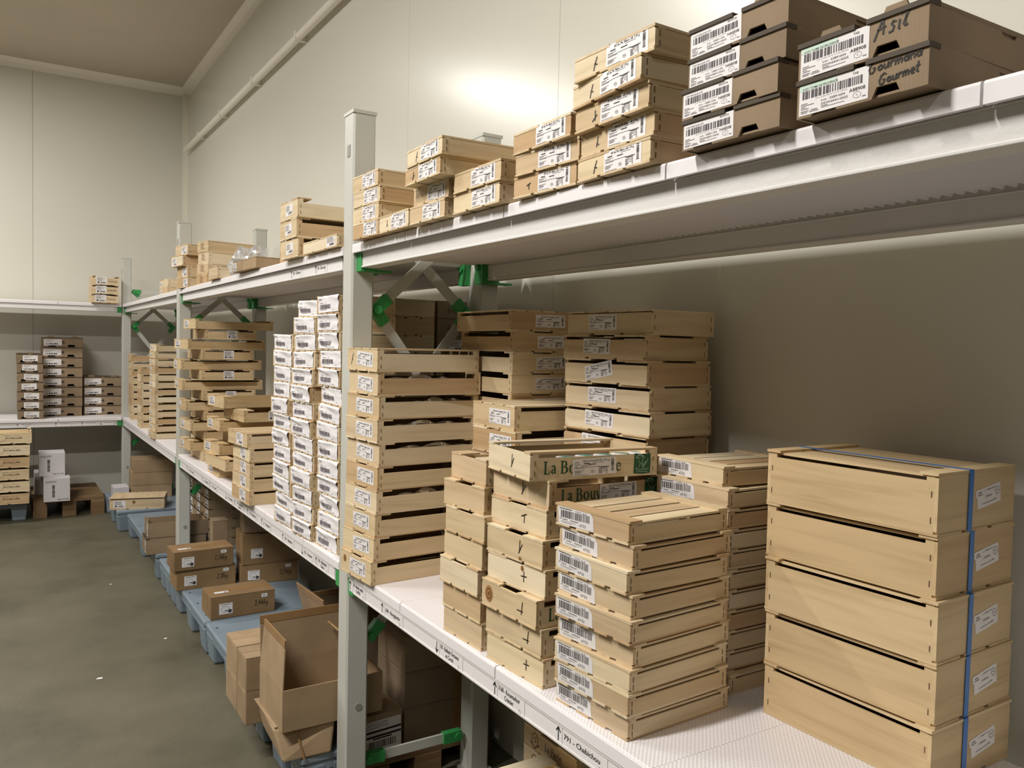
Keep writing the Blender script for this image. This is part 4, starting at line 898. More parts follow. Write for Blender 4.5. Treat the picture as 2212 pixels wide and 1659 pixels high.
def dec_I(t, j, w, l, h):
    m = MB(); sx = w*(-.10+[.0, -.012, .012, .02, -.005][j]); sw = .0065
    m.box(sx-sw, sx+sw, -l/2-.0022, -l/2-.0014, .0, h, 'strap'); m.box(sx-sw, sx+sw, -l/2-.0022, l/2+.0022, h-.0004, h, 'strap')
    m.box(sx-sw, sx+sw, l/2+.0014, l/2+.0022, .0, h, 'strap')
    link('strap', m.mesh('strap'), t)
    def lb():
        W_, H_ = w*.31, h*.32
        q = MB(); X, Z = -W_/2, -H_/2; q.rect(X, X+W_, Z, Z+H_, 0, 'label'); q.rect(X-.004, X+W_*.3, Z+H_*.62, Z+H_*1.0, -.0002, 'label')
        q.text('L 1198061/12/12', X+W_*.34, Z+H_*.80, H_*.12, Y1, 'ink', width=W_*.42); q.text('LA Bûchette', X+W_*.34, Z+H_*.46, H_*.17, Y1, 'ink', width=W_*.28); q.text('à consommer avant 08/01', X+W_*.2, Z+H_*.16, H_*.13, Y1, 'ink', width=W_*.6)
        ring(q, X+W_*.86, Z+H_*.62, W_*.09, H_*.2, W_*.012, Y1); tiny(q, X+W_*.82, Z+H_*.6, W_*.08, H_*.04, Y1); tiny(q, X+W_*.02, Z+H_*.68, W_*.2, H_*.04, Y2); tiny(q, X+W_*.04, Z+H_*.8, W_*.14, H_*.05, Y2)
        return q.mesh('label')
    stick(t, w, l, cached('lbI', lb), 'label', .145, [.47, .5, .5, .52, .54][j], h, rot=-.14)
stack('I', BIG, 'large crate of the blue-strapped stack', 'at the right', 'large crates tied with blue strap', dec_I)
def dec_D(t, j, w, l, h):
    stick(t, w, l, prod('bouy', w*.34, h*.62, j), 'label', -.06+rl.uniform(-.03, .03), .52, h, rot=-.18 if j == 10 else rl.uniform(-.03, .04))
stack('D', dict(OPEN, id='openf', flip=True, side=.86), 'crate of the tall stack', 'by the wall, labels facing the aisle', 'crates in the tall stack by the wall', dec_D, top=dict(LID, id='lidf', flip=True, side=.95))
def dec_B(t, j, w, l, h):
    stick(t, w, l, prod('buch', w*.52, h*.60, j), 'label', .16, .5, h, rot=rl.uniform(-.05, .02))
    if j in (10, 11): liner(t, w, l, h, j+30)
stack('C', OPEN, 'crate of the labelled stack', 'right behind the ten-high stack', 'labelled crates in the middle', dec_A if 0 else (lambda t, j, w, l, h: stick(t, w, l, prod('buch', w*.5, h*.6, j), 'label', .16, .5, h)), top=LID)
stack('B', OPEN, 'crate of the turned stack', 'at the back, labels facing the camera', 'turned crates at the back', dec_B, top=LID)
# strapped crates and cartons behind the nearest upright
for j in range(13):
    t = crate('%s blue-strapped crate of the stack behind the nearest upright' % order(j, 13), (1.262, 2.876, ZL+.0004+.0665*j, 0), .236, .25, .0665, LID, 'strapped crates behind the upright')
    m = MB().box(-.072, -.058, -.1272, -.1264, 0, .0665, 'strap'); link('strap', m.mesh('strap'), t)

# ------------------------------------------------------------------ cardboard trays and cartons
def tray(label, pos, w, l, h, st, group, name='cardboard_tray', cat='cardboard tray', parts=True):
    x, y, z, deg = pos
    mat = st.get('mat', 'carddark')
    t = thing(name, label, cat, (x, y, z), math.radians(deg), group)
    def make():
        k = .0035; ht = h-.0065; m = MB()
        s1, s2, a, b, sh = -.27*w, .21*w, .105*w, .070*w, h*.27
        pts = [(-w/2, 0)]
        if st.get('slots', True): pts += [(s1-a, 0), (s1-b, sh), (s1+b, sh), (s1+a, 0), (s2-a, 0), (s2-b, sh), (s2+b, sh), (s2+a, 0)]
        pts += [(w/2, 0), (w/2, ht), (-w/2, ht)]
        m.prism(pts, -l/2, -l/2+k, mat); m.box(-w/2, w/2, l/2-k, l/2, 0, ht, mat)
        m.box(-w/2, -w/2+k, -l/2+k, l/2-k, 0, ht, mat); m.box(-w/2+k, w/2-k, -l/2+k+.001, l/2-k, .002, .005, mat)
        i = m.mi(mat); o = len(m.v); prof = [(-l/2+k, 0), (l/2-k, 0), (l/2-k, ht), (l*.10, ht), (l*.085, ht-h*.12), (l*.0, ht-h*.12), (-l*.02, ht), (-l/2+k, ht)]
        for xx in (w/2-k, w/2):
            for p in prof: m.v.append((xx, p[0], p[1]))
        q = len(prof); m.f += [tuple(o+q+e for e in range(q)), tuple(o+e for e in reversed(range(q)))]; m.m += [i, i]
        for e in range(q): m.f.append((o+e, o+(e+1) % q, o+q+(e+1) % q, o+q+e)); m.m.append(i)
        body = m.mesh('body')
        m = MB(); m.box(-w/2, w/2, -l/2+.012, l/2, ht-.003, ht, mat) if 0 else m.box(-w/2+k, w/2-k, -l/2+.006, l/2-k, ht-.0035, ht-.0005, mat)
        m.box(-w/2-.001, -.03*w, -l/2-.0025, -l/2+.02, ht, h-.0004, 'rim'); m.box(.06*w, w/2+.001, -l/2-.0025, -l/2+.02, ht, h-.0004, 'rim'); m.box(-w/2, w/2, l/2-.02, l/2, ht, h-.0004, mat)
        m.box(-w/2+.001, -w/2+.012, -l/2+.02, l/2-.02, ht, h-.0004, mat); m.box(w/2-.012, w/2-.001, -l/2+.02, l/2-.02, ht, h-.0004, mat)
        return body, m.mesh('lid')
    body, lid = cached(('tray', round(w, 3), round(l, 3), round(h, 4), mat, st.get('slots', True)), make)
    link('body', body, t); link('lid', lid, t)
    return t
def tabs(t, w, l, h, xs=(-.25, .25)):
    for fx in xs:
        m = MB().prism([(fx*w-.09*w, h-.001), (fx*w+.10*w, h-.001), (fx*w+.075*w, h+h*.17), (fx*w-.065*w, h+h*.17)], -l/2+.003, -l/2+.007, 'carddark')
        link('tab', m.mesh('tab'), t)
def dec_S10(t, j, w, l, h):
    stick(t, w, l, cached('na', lambda: label_tray(w*.54, h*.80, 'na', 21).mesh('label')), 'label', -.215, .46, h, rot=rl.uniform(-.015, .015))
    if j == 3: tabs(t, w, l, h, (.24,))
stack('S10', {}, 'cardboard tray of the four-high barcode-labelled stack', 'on the upper shelf', 'cardboard trays on the upper shelf', dec_S10, name='cardboard_tray', cat='cardboard tray', build=tray)
def dec_S11(t, j, w, l, h):
    stick(t, w, l, cached('tab', lambda: label_tray(w*.56, h*.80, 'tab', 33).mesh('label')), 'label', -.20, .46, h)
    m = MB()
    if j == 1: hand(m, 'Asil', -.036, -.008, .023, .0023, sx=.95, rise=.05)
    else: hand(m, 'Gourmand', -.042, -.0005, .0135, .0018, sx=1.05, rise=.06); hand(m, 'Gourmet', -.028, -.0165, .0125, .0019, sx=1.0, rise=.06)
    stick(t, w, l, m.mesh('handwriting'), 'handwriting', .32 if j == 1 else .31, .62 if j == 1 else .635, h)
    q = MB(); q.face([(.0002, .009*math.cos(a), .012*math.sin(a)) for a in [i*2*PI/14 for i in range(14)]], 'rim')
    link('finger_hole', q.mesh('finger_hole'), t, (w/2, .075, .014 if j else h-.012))
    if j == 1: tabs(t, w, l, h)
stack('S11', {}, 'cardboard tray with handwriting, nearest pair', 'on the upper shelf', 'cardboard trays on the upper shelf', dec_S11, name='cardboard_tray', cat='cardboard tray', build=tray)
def wl(w, h, s): return cached(('wl', round(w, 3), round(h, 3), s), lambda: label_white_bar(w, h, s).mesh('label'))
def dec_P1(t, j, w, l, h):
    stick(t, w, l, wl(w*.58, h*.62, 1), 'label', .0+rl.uniform(-.06, .10), .5, h, rot=rl.uniform(-.03, .08))
    if j == 6: tabs(t, w, l, h, (.0,))
def dec_P2(t, j, w, l, h):
    stick(t, w, l, wl(w*.44, h*.62, 2), 'label', -.25, .5, h, rot=rl.uniform(-.03, .03))
    q = MB(); q.face([(.011*math.cos(a), -.0003, .011*math.sin(a)) for a in [i*2*PI/14 for i in range(14)]], 'rim'); stick(t, w, l, q.mesh('hand_hole'), 'hand_hole', .01, .5, h)
    if j in (7, 3) and l < 9: tabs(t, w, l, h, (-.3, .3)) if (j == 7 or D['P3']['w'] == w and j == 3) else None
PS = 'brown cardboard trays on the back-wall shelf'
stack('P1', {}, 'brown tray of the left seven-high stack', 'on the back-wall shelf', PS, dec_P1, name='cardboard_tray', cat='cardboard tray', build=tray)
stack('P2', {}, 'brown tray of the middle eight-high stack', 'on the back-wall shelf', PS, dec_P2, name='cardboard_tray', cat='cardboard tray', build=tray)
stack('P3', {}, 'brown tray of the right four-high stack', 'on the back-wall shelf', PS, dec_P2, name='cardboard_tray', cat='cardboard tray', build=tray)

# ------------------------------------------------------------------ upper shelf, wooden crates
def dec_pic(t, j, w, l, h, mark=None):
    stick(t, w, l, prod('pic', w*.50, h*.88, j), 'label', .14+rl.uniform(-.02, .04), .51, h, rot=rl.uniform(-.02, .02))
    if mark: stick(t, w, l, cached(('x', mark, 's'), lambda: cross(mark, .013).mesh('pen_mark')), 'pen_mark', -.23+rl.uniform(-.03, .03), .45, h)
UG = 'flat labelled crates on the upper shelf'
SHUT = dict(OPEN, id='shut', tab=False, side=.97, top=((.0, .46), (.54, 1.0)))
SHUTT = dict(SHUT, id='shutt', wood='t')
stack('S6', SHUT, 'flat crate of the pile', 'just right of the nearest upright, upper shelf', UG, dec_pic)
stack('S6b', SHUT, 'flat crate standing alone', 'at the foot of the four-high stack on the upper shelf', UG, lambda t, j, w, l, h: dec_pic(t, j, w, l, h, 'L'))
stack('S7a', SHUT, 'flat crate directly on the upper shelf', 'under the two longer crates', UG, dec_pic)
stack('S7b', SHUT, 'longer flat pen-marked crate', 'topping the two-high pile, upper shelf', UG, lambda t, j, w, l, h: dec_pic(t, j, w, l, h, 'Y' if j else 'K'))
stack('S7c', SHUT, 'flat crate of the two-high pile', 'between the four-high pile and the three-high pile', UG, dec_pic)
stack('S8', SHUT, 'flat crate of the three-high pile', 'left of the five-high pile', UG, lambda t, j, w, l, h: dec_pic(t, j, w, l, h, 'T' if j == 0 else None))
stack('S9', SHUT, 'flat pen-marked crate of the five-high pile', 'beside the cardboard trays', UG, lambda t, j, w, l, h: dec_pic(t, j, w, l, h, ['Y', 'L', 'K', 'Y', 'Y'][j]))
def ls(w, h, s, logo=True): return cached(('ls', round(w, 3), round(h, 3), s), lambda: label_small(w, h, s, logo).mesh('label'))
stack('S5', OPEN, 'crate of the pile', 'just left of the nearest upright, upper shelf', 'crates left of the nearest upright, upper shelf', lambda t, j, w, l, h: stick(t, w, l, ls(w*.40, h*.58, 4, False), 'label', .02, .5, h, rot=-.05))
stack('S5b', SHUT, 'low crate lying lengthwise', 'at the shelf edge, left of the nearest upright', 'crates left of the nearest upright, upper shelf', lambda t, j, w, l, h: stick(t, w, l, ls(w*.24, h*.80, 5, False), 'label', .33, .52, h))
for j in range(3):
    crate('%s crate of the pile mostly hidden behind the three-high stack, upper shelf' % order(j, 3), (1.09, 3.18, ZU+.0004+.06*j, -90), .2, .28, .06, OPEN, 'crates left of the nearest upright, upper shelf')
def printed(w, h):
    m = MB()
    for i in range(6): tiny(m, -w*.18, h*(.28-i*.1), w*.36*(.7+.3*((i*7) % 3)/2), h*.04, 0, 'knot')
    return m.mesh('printing')
stack('S3', SHUT, 'printed crate of the pile', 'behind the plastic bag', 'printed crates on the upper shelf', lambda t, j, w, l, h: stick(t, w, l, cached('pr3', lambda: printed(w, h)), 'printing', 0, .5, h))
stack('S2', SHUT, 'crate of the uneven pile', 'at the middle upright, upper shelf', 'crates by the middle upright, upper shelf', lambda t, j, w, l, h: stick(t, w, l, ls(w*.40, h*.72, 6, False), 'label', [.28, .18, -.2, .2][j], .45, h))
stack('S1', SHUT, 'crate of the two-high pile', 'beyond the middle upright on the upper shelf', 'crates beyond the middle upright, upper shelf', lambda t, j, w, l, h: stick(t, w, l, ls(w*.2, h*.5, 7), 'label', -.3, .5, h))
def koeller(w, h):
    m = MB(); m.text('KOELLER', 0, -h*.14, h*.20, 0, 'marker', width=w*.34, bold=.015, align='L'); m.text('Brie de', 0, h*.10, h*.13, 0, 'knot', width=w*.14, align='L'); tiny(m, w*.15, h*.1, w*.18, h*.03, 0, 'knot2'); return m.mesh('lettering')
def dec_Q(t, j, w, l, h):
    stick(t, w, l, ls(w*.40, h*.80, 8), 'label', -.16, .5, h); stick(t, w, l, cached('kq', lambda: koeller(w, h)), 'lettering', .08, .48, h)
stack('Q', dict(RIM, id='rimf', flip=True), 'open crate of the three-high pile', 'on the upper back-wall shelf', 'crates on the upper back-wall shelf', dec_Q)

# ------------------------------------------------------------------ lower shelf, middle and corner bays
stack('L', LID, 'lidded crate of the five-high stack', 'left of the paper-fronted crates', 'lidded crates in the middle bay', lambda t, j, w, l, h: stick(t, w, l, ls(w*.34, h*.8, 9, False), 'label', .12, .5, h, rot=.03))
PAP = {'id': 'pap', 'top': ((.0, .10), (.30, .42), (.60, .72), (.90, 1.0)), 'side': .95, 'base': ((.0, .2), (.27, .47), (.54, .74), (.8, 1.0))}
SH = {}
def dec_W(off):
    def f(t, j, w, l, h):
        s = (j*5+off) % 9
        me = cached(('sheet', s, round(w, 2), round(h, 3)), lambda: sheet_mesh(w*.90, h, s*13+1))
        p = link('paper_sheet', me[0], t, (w*(.02+.03*math.sin(j*2.1+off)), -l/2, 0), smooth=True)
        link('barcode', me[1], p)
    return f
WG = 'paper-fronted crates in three columns'
stack('W1', PAP, 'paper-fronted crate of the left column', 'next to the lidded five-high stack', WG, dec_W(0))
stack('W2', PAP, 'paper-fronted crate of the middle column', 'between two paper-fronted columns', WG, dec_W(3))
stack('W3', PAP, 'paper-fronted crate of the right column', 'next to the nearest upright', WG, dec_W(6))
MG = 'thin crates stacked criss-cross'
MST = dict(TAN_, id='mst', tab=True, side=.84, top=((.0, .40), (.60, 1.0)))
def dec_Mx(t, j, w, l, h): stick(t, w, l, ls(w*.34, h*.7, 10), 'label', -.22, .5, h)
def dec_My(t, j, w, l, h): stick(t, w, l, ls(l*.2, h*.8, 11), 'label', .02, .5, h, 'right')
stack('M1x', MST, 'thin crate of the taller criss-cross stack', 'pointing end-on to the aisle', MG, dec_Mx, levels=range(1, 14, 2), total=14)
stack('M1y', MST, 'thin crate of the taller criss-cross stack', 'lying along the shelf', MG, dec_My, levels=range(0, 14, 2), total=14)
stack('M2x', MST, 'thin crate of the shorter criss-cross stack', 'pointing end-on to the aisle', MG, dec_Mx, levels=range(0, 7, 2), total=7)
stack('M2y', MST, 'thin crate of the shorter criss-cross stack', 'lying along the shelf', MG, dec_My, levels=range(1, 7, 2), total=7)
NG = 'crates in the corner bay'
stack('N3', OPEN, 'crate of the corner-bay stack', 'nearest the middle upright', NG, lambda t, j, w, l, h: stick(t, w, l, ls(w*.3, h*.5, 12), 'label', -.2, .5, h))
stack('N2', OPEN, 'crate of the corner-bay stack', 'between the two others', NG)
stack('N1', OPEN, 'crate of the corner-bay stack', 'by the farthest upright', NG)

# ------------------------------------------------------------------ cartons
def carton(label, pos, w, l, h, mat='card', tape=None, group=None, name='cardboard_carton', cat='carton', bevel=.003):
    x, y, z, deg = pos
    t = thing(name, label, cat, (x, y, z), math.radians(deg), group)
    g = .0012
    m = MB().box(-w/2, w/2, -l/2, l/2, 0, h-.0035, mat)
    link('body', m.mesh('body'), t, bevel=bevel)
    m = MB()
    if tape == 'y': m.box(-w/2, -g, -l/2, l/2, h-.0035, h, mat); m.box(g, w/2, -l/2, l/2, h-.0035, h, mat)
    else: m.box(-w/2, w/2, -l/2, -g, h-.0035, h, mat); m.box(-w/2, w/2, g, l/2, h-.0035, h, mat)
    link('top_flaps', m.mesh('top_flaps'), t)
    if tape == 'x':
        m = MB().box(-w/2-.0008, w/2+.0008, -.022, .022, h, h+.0007, 'tape'); m.box(-w/2-.0008, -w/2, -.022, .022, h*.4, h, 'tape'); m.box(w/2, w/2+.0008, -.022, .022, h*.4, h, 'tape'); link('tape', m.mesh('tape'), t)
    if tape == 'y':
        m = MB().box(-.022, .022, -l/2-.0008, l/2+.0008, h, h+.0007, 'tape'); m.box(-.022, .022, -l/2-.0008, -l/2, h*.45, h, 'tape'); link('tape', m.mesh('tape'), t)
    return t
def kilo(t, w, l, h, txt, topsticker=True, sticker=True):
    stick(t, w, l, cached('kl', lambda: label_kilo(.062, .052).mesh('label')), 'label', -.27, .44, h, off=.0008)
    m = MB(); hand(m, txt, -.050, -.012, .026, .0020, sx=.8); stick(t, w, l, m.mesh('handwriting'), 'handwriting', .335, .50, h, off=.0008)
    if sticker:
        q = MB(); s_ = .016; q.face([(a*s_, 0, b*s_) for a, b in ((-.8, -.55), (.8, -.55), (1, 0), (.8, .55), (-.8, .55), (-1, 0))], 'label'); tiny(q, -.008, .001, .014, .002, Y1); tiny(q, -.006, -.004, .010, .0015, Y1)
        stick(t, w, l, q.mesh('price_sticker'), 'price_sticker', .33, .80, h, off=.0008)
    if topsticker:
        q = MB().face([(-.045, -.012, 0), (.02, -.012, 0), (.02, .014, 0), (-.045, .014, 0)], 'label'); q.face([(.0, -.006, .0003), (.014, -.006, .0003), (.014, .002, .0003), (0, .002, .0003)], 'ink')
        link('top_label', q.mesh('top_label'), t, (-w*.25, -l*.16, h+.0012))
KG = 'brown cartons marked in kilos'
def at(k, j=0):
    d = D[k]; return d['pos'][j], d['w'], d['l'], d['h']
p, w, l, h = at('U3'); p = (p[0], p[1], .1605, p[3])
t = carton('long brown carton marked 3,44kg on the blue pallet', p, w, l, h, mat='cardkg', tape='x', group=KG); kilo(t, w, l, h, '3,44kg')
p2, w, l, h2 = at('U2'); p2 = (p2[0], p2[1], .1605, p2[3])
t = carton('long brown carton marked 3,18kg, under the carton marked 3,34kg', p2, w, l, h2, mat='cardkg', tape='x', group=KG); kilo(t, w, l, h2, '3,18kg', topsticker=False)
p, w, l, h = at('U1')
t = carton('long brown carton marked 3,34kg, on top of another carton', (p[0], p[1], .161+h2, p[3]), w, l, h, mat='cardkg', tape='x', group=KG); kilo(t, w, l, h, '3,34kg')
p, w, l, h4 = at('U4'); p = (p[0]+.005, p[1], .1605, p[3])
t = carton('brown carton marked 3,24kg in the shade under the shelf', p, w, l, h4, mat='cardkg', tape='x', group=KG); kilo(t, w, l, h4, '3,24kg', topsticker=False)
t = carton('tall brown carton with white label, on the carton marked 3,24kg', (1.262, 4.54, .161+h4, -4), .31, .2, .165, mat='cardkg', tape='x', group=KG)
stick(t, .31, .2, cached('kl', lambda: label_kilo(.062, .052).mesh('label')), 'label', -.25, .36, .165, off=.0008)
carton('crumpled brown carton topping the dark pile under the middle bay', (1.272, 4.545, .1615+h4+.165, -9), .30, .2, .17, mat='carddark', tape='x', group=KG, bevel=.012)
carton('narrow brown carton standing behind the carton marked 3,34kg', (1.055, 4.80, .1605, -3), .085, .10, .30, mat='carddark', group=KG)
for j in range(13):
    t = carton('%s brown carton of the column between the strapped crates and the wall' % order(j, 13), (1.456, 2.876, ZL+.0004+.0665*j, 0), .128, .25, .066, 'carddark', group='cartons in the back of the middle bay')
    if j > 10:
        m = MB(); hand(m, '4,025', -.03, -.012, .024, .0018, sx=.9); stick(t, .128, .25, m.mesh('handwriting'), 'handwriting', .05, .5, .066, off=.0008)
    if j == 10: stick(t, .128, .25, ls(.07, .04, 18, False), 'label', .15, .5, .066, off=.0008)
# open carton and its neighbours by the nearest upright
def open_carton(label, pos, w, l, h, flaps, group=None, mat='card'):
    x, y, z, deg = pos; k = .004
    t = thing('open_carton', label, 'carton', (x, y, z), math.radians(deg), group)
    m = MB().box(-w/2, w/2, -l/2, l/2, 0, k, mat); m.box(-w/2, w/2, -l/2, -l/2+k, k, h, mat); m.box(-w/2, w/2, l/2-k, l/2, k, h, mat)
    m.box(-w/2, -w/2+k, -l/2+k, l/2-k, k, h, mat); m.box(w/2-k, w/2, -l/2+k, l/2-k, k, h, mat)
    link('body', m.mesh('body'), t)
    for side, ang, dep, tp in flaps:
        # hinged panel: starts on the rim and swings out by ang degrees from vertical
        a = math.radians(ang); o, u = math.sin(a)*dep, math.cos(a)*dep
        if side in 'lr':
            s = -1 if side == 'l' else 1; xx = s*(w/2-k/2)
            P = [(xx, -l/2+.002, h), (xx, l/2-.002, h), (xx+s*o, l/2-.002-tp, h+u), (xx+s*o, -l/2+.002+tp, h+u)]; n = Vector((s*math.cos(a), 0, -math.sin(a)))*.0035
        else:
            s = -1 if side == 'f' else 1; yy = s*(l/2-k/2)
            P = [(-w/2+.002, yy, h), (w/2-.002, yy, h), (w/2-.002-tp, yy+s*o, h+u), (-w/2+.002+tp, yy+s*o, h+u)]; n = Vector((0, s*math.cos(a), -math.sin(a)))*.0035
        P = [Vector(p) for p in P]
        m = MB().hexa([p-n/2 for p in P]+[p+n/2 for p in P], mat); link('flap', m.mesh('flap'), t)
        m = MB(); e = (P[3]-P[0])*.16
        m.hexa([P[3]-e-n*.8, P[2]-e-n*.8, P[2]-n*.8+(P[3]-P[0])*.004, P[3]-n*.8+(P[3]-P[0])*.004, P[3]-e+n*.8, P[2]-e+n*.8, P[2]+n*.8+(P[3]-P[0])*.004, P[3]+n*.8+(P[3]-P[0])*.004], 'tape')
        link('tape_edge', m.mesh('tape_edge'), t)
    return t
O_W, O_L, O_H = .335, .262, .132
t = open_carton('open brown carton with flaps up, next to the nearest upright', (.738+O_W/2, 2.606, .2605, 0), O_W, O_L, O_H, [('l', -4, .155, .012), ('b', 4, .16, .0), ('r', -42, .15, .012), ('f', -158, .12, .02)])
m = MB().box(O_W*.10, O_W*.30, -O_L/2-.0008, -O_L/2, .0, O_H-.002, 'tape'); link('tape', m.mesh('tape'), t)
# crushed carton below it
m = MB(); a = [(-.085, -.165, 0), (.07, -.175, 0), (.08, .125, 0), (-.07, .125, 0)]; b_ = [(-.105, -.12, .095), (.085, -.165, .098), (.085, .13, .099), (-.09, .13, .096)]
m.hexa(a+b_, 'card')
c_ = thing('cardboard_carton', 'squashed brown carton under the open carton', 'carton', (.828, 2.645, .1605)); link('body', m.mesh('body'), c_, bevel=.008)
m = MB().bar((-.02, -.176, .0), (-.04, -.148, .097), .006, .002, 'tape', n=(0, 1, 0)); link('tape', m.mesh('tape'), c_)
m = MB().box(-.10, .08, -.12, .125, .0975, .0992, 'card'); link('top_flap', m.mesh('top_flap'), c_)
VG = 'four tan cartons overhanging the aisle'
for yy, l_, nm in ((2.848, .118, 'nearer'), (2.996, .160, 'farther')):
    for j, zz in enumerate((.1605, .2785)):
        t = carton('%s tan carton of the %s pair behind the open carton' % (['lower', 'upper'][j], nm), (.855, yy, zz, 0), .30, l_, .1175, mat='card', group=VG)
open_carton('big open brown carton with raised flaps, deep behind the tan cartons', (1.22, 3.03, .1605, 3), .36, .28, .20, [('l', 14, .17, .0), ('b', -6, .12, .0), ('r', 6, .12, .0)], mat='carddark')
# dark pile behind the low brace
XG = 'cartons behind the low brace'
for j, (z0, z1) in enumerate(((.0855, .216), (.2165, .343), (.3435, .47))):
    t = carton('%s big brown carton of the dark pile behind the low brace' % order(j, 3), (1.335, 2.65, z0, 0), .31, .24, z1-z0, mat='carddark', group=XG)
    m = MB().box(.04, .13, -.1208, -.12, 0, z1-z0-.004, 'tape'); link('tape', m.mesh('tape'), t)
t = carton('brown carton with a striped shipping label behind the upright', (1.083, 2.60, .0855, 2), .148, .20, .150, mat='card', group=XG)
def ship(w, h):
    m = MB(); X, Z = -w/2, -h/2; m.rect(X, X+w, Z, Z+h, 0, 'label'); m.rect(X, X+w, Z+h*.62, Z+h*.69, Y1, 'ink'); m.rect(X, X+w, Z+h*.46, Z+h*.53, Y1, 'ink')
    m.text('COLIS 4 / 4', X+w*.3, Z+h*.55, h*.055, Y1, 'ink', width=w*.3); m.text('FROMAGES FRAIS', X+w*.25, Z+h*.38, h*.06, Y1, 'ink', width=w*.5) if 0 else tiny(m, X+w*.25, Z+h*.39, w*.5, h*.05, Y1, 'ink')
    bars(m, X+w*.1, X+w*.86, Z+h*.10, Z+h*.34, Y1, 3, 'bar'); [tiny(m, X+w*.06, Z+h*(.92-i*.07), w*.6, h*.02, Y1) for i in range(3)]; return m.mesh('shipping_label')
stick(t, .148, .20, ship(.138, .105), 'shipping_label', 0, .52, .150, rot=-.03, off=.001)
# crates at the bottom right, seen under the shelf edge
def dec_P(t, w, l, h):
    m = MB(); ring(m, -w*.28, 0, .014, .019, .0022, 0, 'knot', 12, -.2*PI, 1.2*PI); m.ribbon([(-w*.28-.02, -.012), (-w*.28, -.022), (-w*.28+.022, -.006)], .004, 0, 'knot'); m.ribbon([(-w*.28-.006, .004), (-w*.28+.004, .008), (-w*.28+.002, -.004), (-w*.28+.008, -.002)], .002, 0, 'knot')
    m.text('La Perle', -w*.08, -.008, .028, 0, 'marker', width=.075, sx=1); stick(t, w, l, m.mesh('lettering'), 'lettering', 0, .5, h)
for j in range(5):
    t = crate('%s crested crate of the pile under the price-labelled shelf' % order(j, 5), (1.32, 1.70, .1605+.0595*j, -90), .24, .22, .0595, OPEN, 'crested crates under the shelf'); dec_P(t, .24, .22, .0595)
for j in range(4):
    crate('%s big open crate at the lower edge of the picture' % order(j, 4), (1.02, 1.505, .1605+.065*j, -90), .40, .36, .065, dict(RIM, id='rim2'), 'big crates at the lower edge')
# trays beside the middle upright
TG = 'cardboard trays on the pallet by the middle upright'
for j, (z0, yy, xx) in enumerate(((.1605, 5.445, .925), (.2590, 5.452, .938))):
    t = open_carton('%s open cardboard tray beside the foot of the middle upright' % order(j, 2), (xx, yy, z0, -92), .20, .35, .0955 if j == 0 else .09, [('f', 0, .022, .06)] if j else [], TG, mat='carddark') if j else tray('lower closed cardboard tray beside the foot of the middle upright', (xx, yy, z0, -92), .20, .35, .0955, {'slots': False}, TG)
    q = label_white_bar(.04, .08, 4); q.rect(-.02, .02, -.004, .0, Y2, 'ink'); stick(t, .20, .35, q.mesh('label'), 'label', .30, .5, .09)
CG = 'label-fronted trays deep under the corner bay'
def dec_C(t, w, l, h):
    stick(t, w, l, cached('wc', lambda: label_white_bar(w*.36, h*.8, 15).mesh('label')), 'label', .30, .5, h)
for c, yy in enumerate((5.46, 5.71, 5.96)):
    for j in range(9):
        t = tray('%s label-fronted tray of the %s column deep under the shelf' % (order(j, 9), ['nearest', 'middle', 'farthest'][c]), (1.26, yy, .1605+.063*j, -90), .23, .30, .063, {'mat': 'card'}, CG); dec_C(t, .23, .30, .063)
# back corner
RG = 'lettered crates on the pallet at the left'
def dec_R(t, j, w, l, h):
    m = MB(); ring(m, -w*.03, 0, .03, .03, .0016, 0, 'knot', 16); m.text('KOELLER', w*.05, -h*.10, h*.17, 0, 'marker', width=w*.26, bold=.015); m.text('Brie de', w*.05, h*.12, h*.12, 0, 'marker', width=w*.08); tiny(m, w*.16, h*.14, w*.12, h*.02, 0, 'knot2')
    stick(t, w, l, cached('kr', lambda: m.mesh('lettering')), 'lettering', .04, .48, h)
stack('R1', dict(OPEN, id='openr', flip=True, side=.88, top=((0, .06), (.94, 1))), 'lettered crate of the stack', 'under the back-wall shelf', RG, dec_R)
def dec_WB(t, w, l, h):
    m = MB(); bars(m, -w*.18, -w*.08, -h*.3, h*.25, 0, 8, 'ink', True, .5); tiny(m, -w*.45, h*.38, w*.45, h*.02, 0); tiny(m, -w*.45, h*.33, w*.4, h*.015, 0)
    m.text('Fragile Net 10kg', w*.02, -h*.42, h*.07, 0, 'ink', width=w*.42, bold=.01); stick(t, w, l, m.mesh('printing'), 'printing', 0, .5, h, off=.001)
d = D['WB']; WG2 = 'white cartons under the back-wall shelf'
for j in range(2):
    x, y, z, g = d['pos'][j]
    if j == 1: y = min(y, 7.78)
    t = carton('%s white carton with an upright barcode, under the back-wall shelf' % order(j, 2), (x, y, .1445+(d['h']+.0005)*j, g), d['w'], d['l'], d['h'], 'whitecard', group=WG2); dec_WB(t, d['w'], d['l'], d['h'])
carton('plain white carton half hidden behind the lower barcode carton', (.33, 7.99, .1445, 0), .19, .2, .19, 'whitecard', group=WG2)
d = D['C3']
for j in range(3):
    x, y, z, g = d['pos'][j]
    carton('%s plain brown carton of the three-high pile in the far corner' % order(j, 3), (x, 7.45, .1605+(d['h']-.004)*j, g), d['w']-.02, .30, d['h']-.0045, group='plain brown cartons in the far corner')
t = carton('small white carton beside the brown pile in the far corner', (.835, 7.42, .1605, 0), .115, .2, .095, 'whitecard')
d = D['R2']; x, y, z, g = d['pos'][0]
t = crate('single flat crate with dark stain lying on the pallet in the far corner', (x, y-.01, .1605, g), d['w'], d['l'], d['h'], dict(OPEN, id='flat', tab=False, flip=True, side=.9, top=((0, 1),)), 'single crate in the corner')
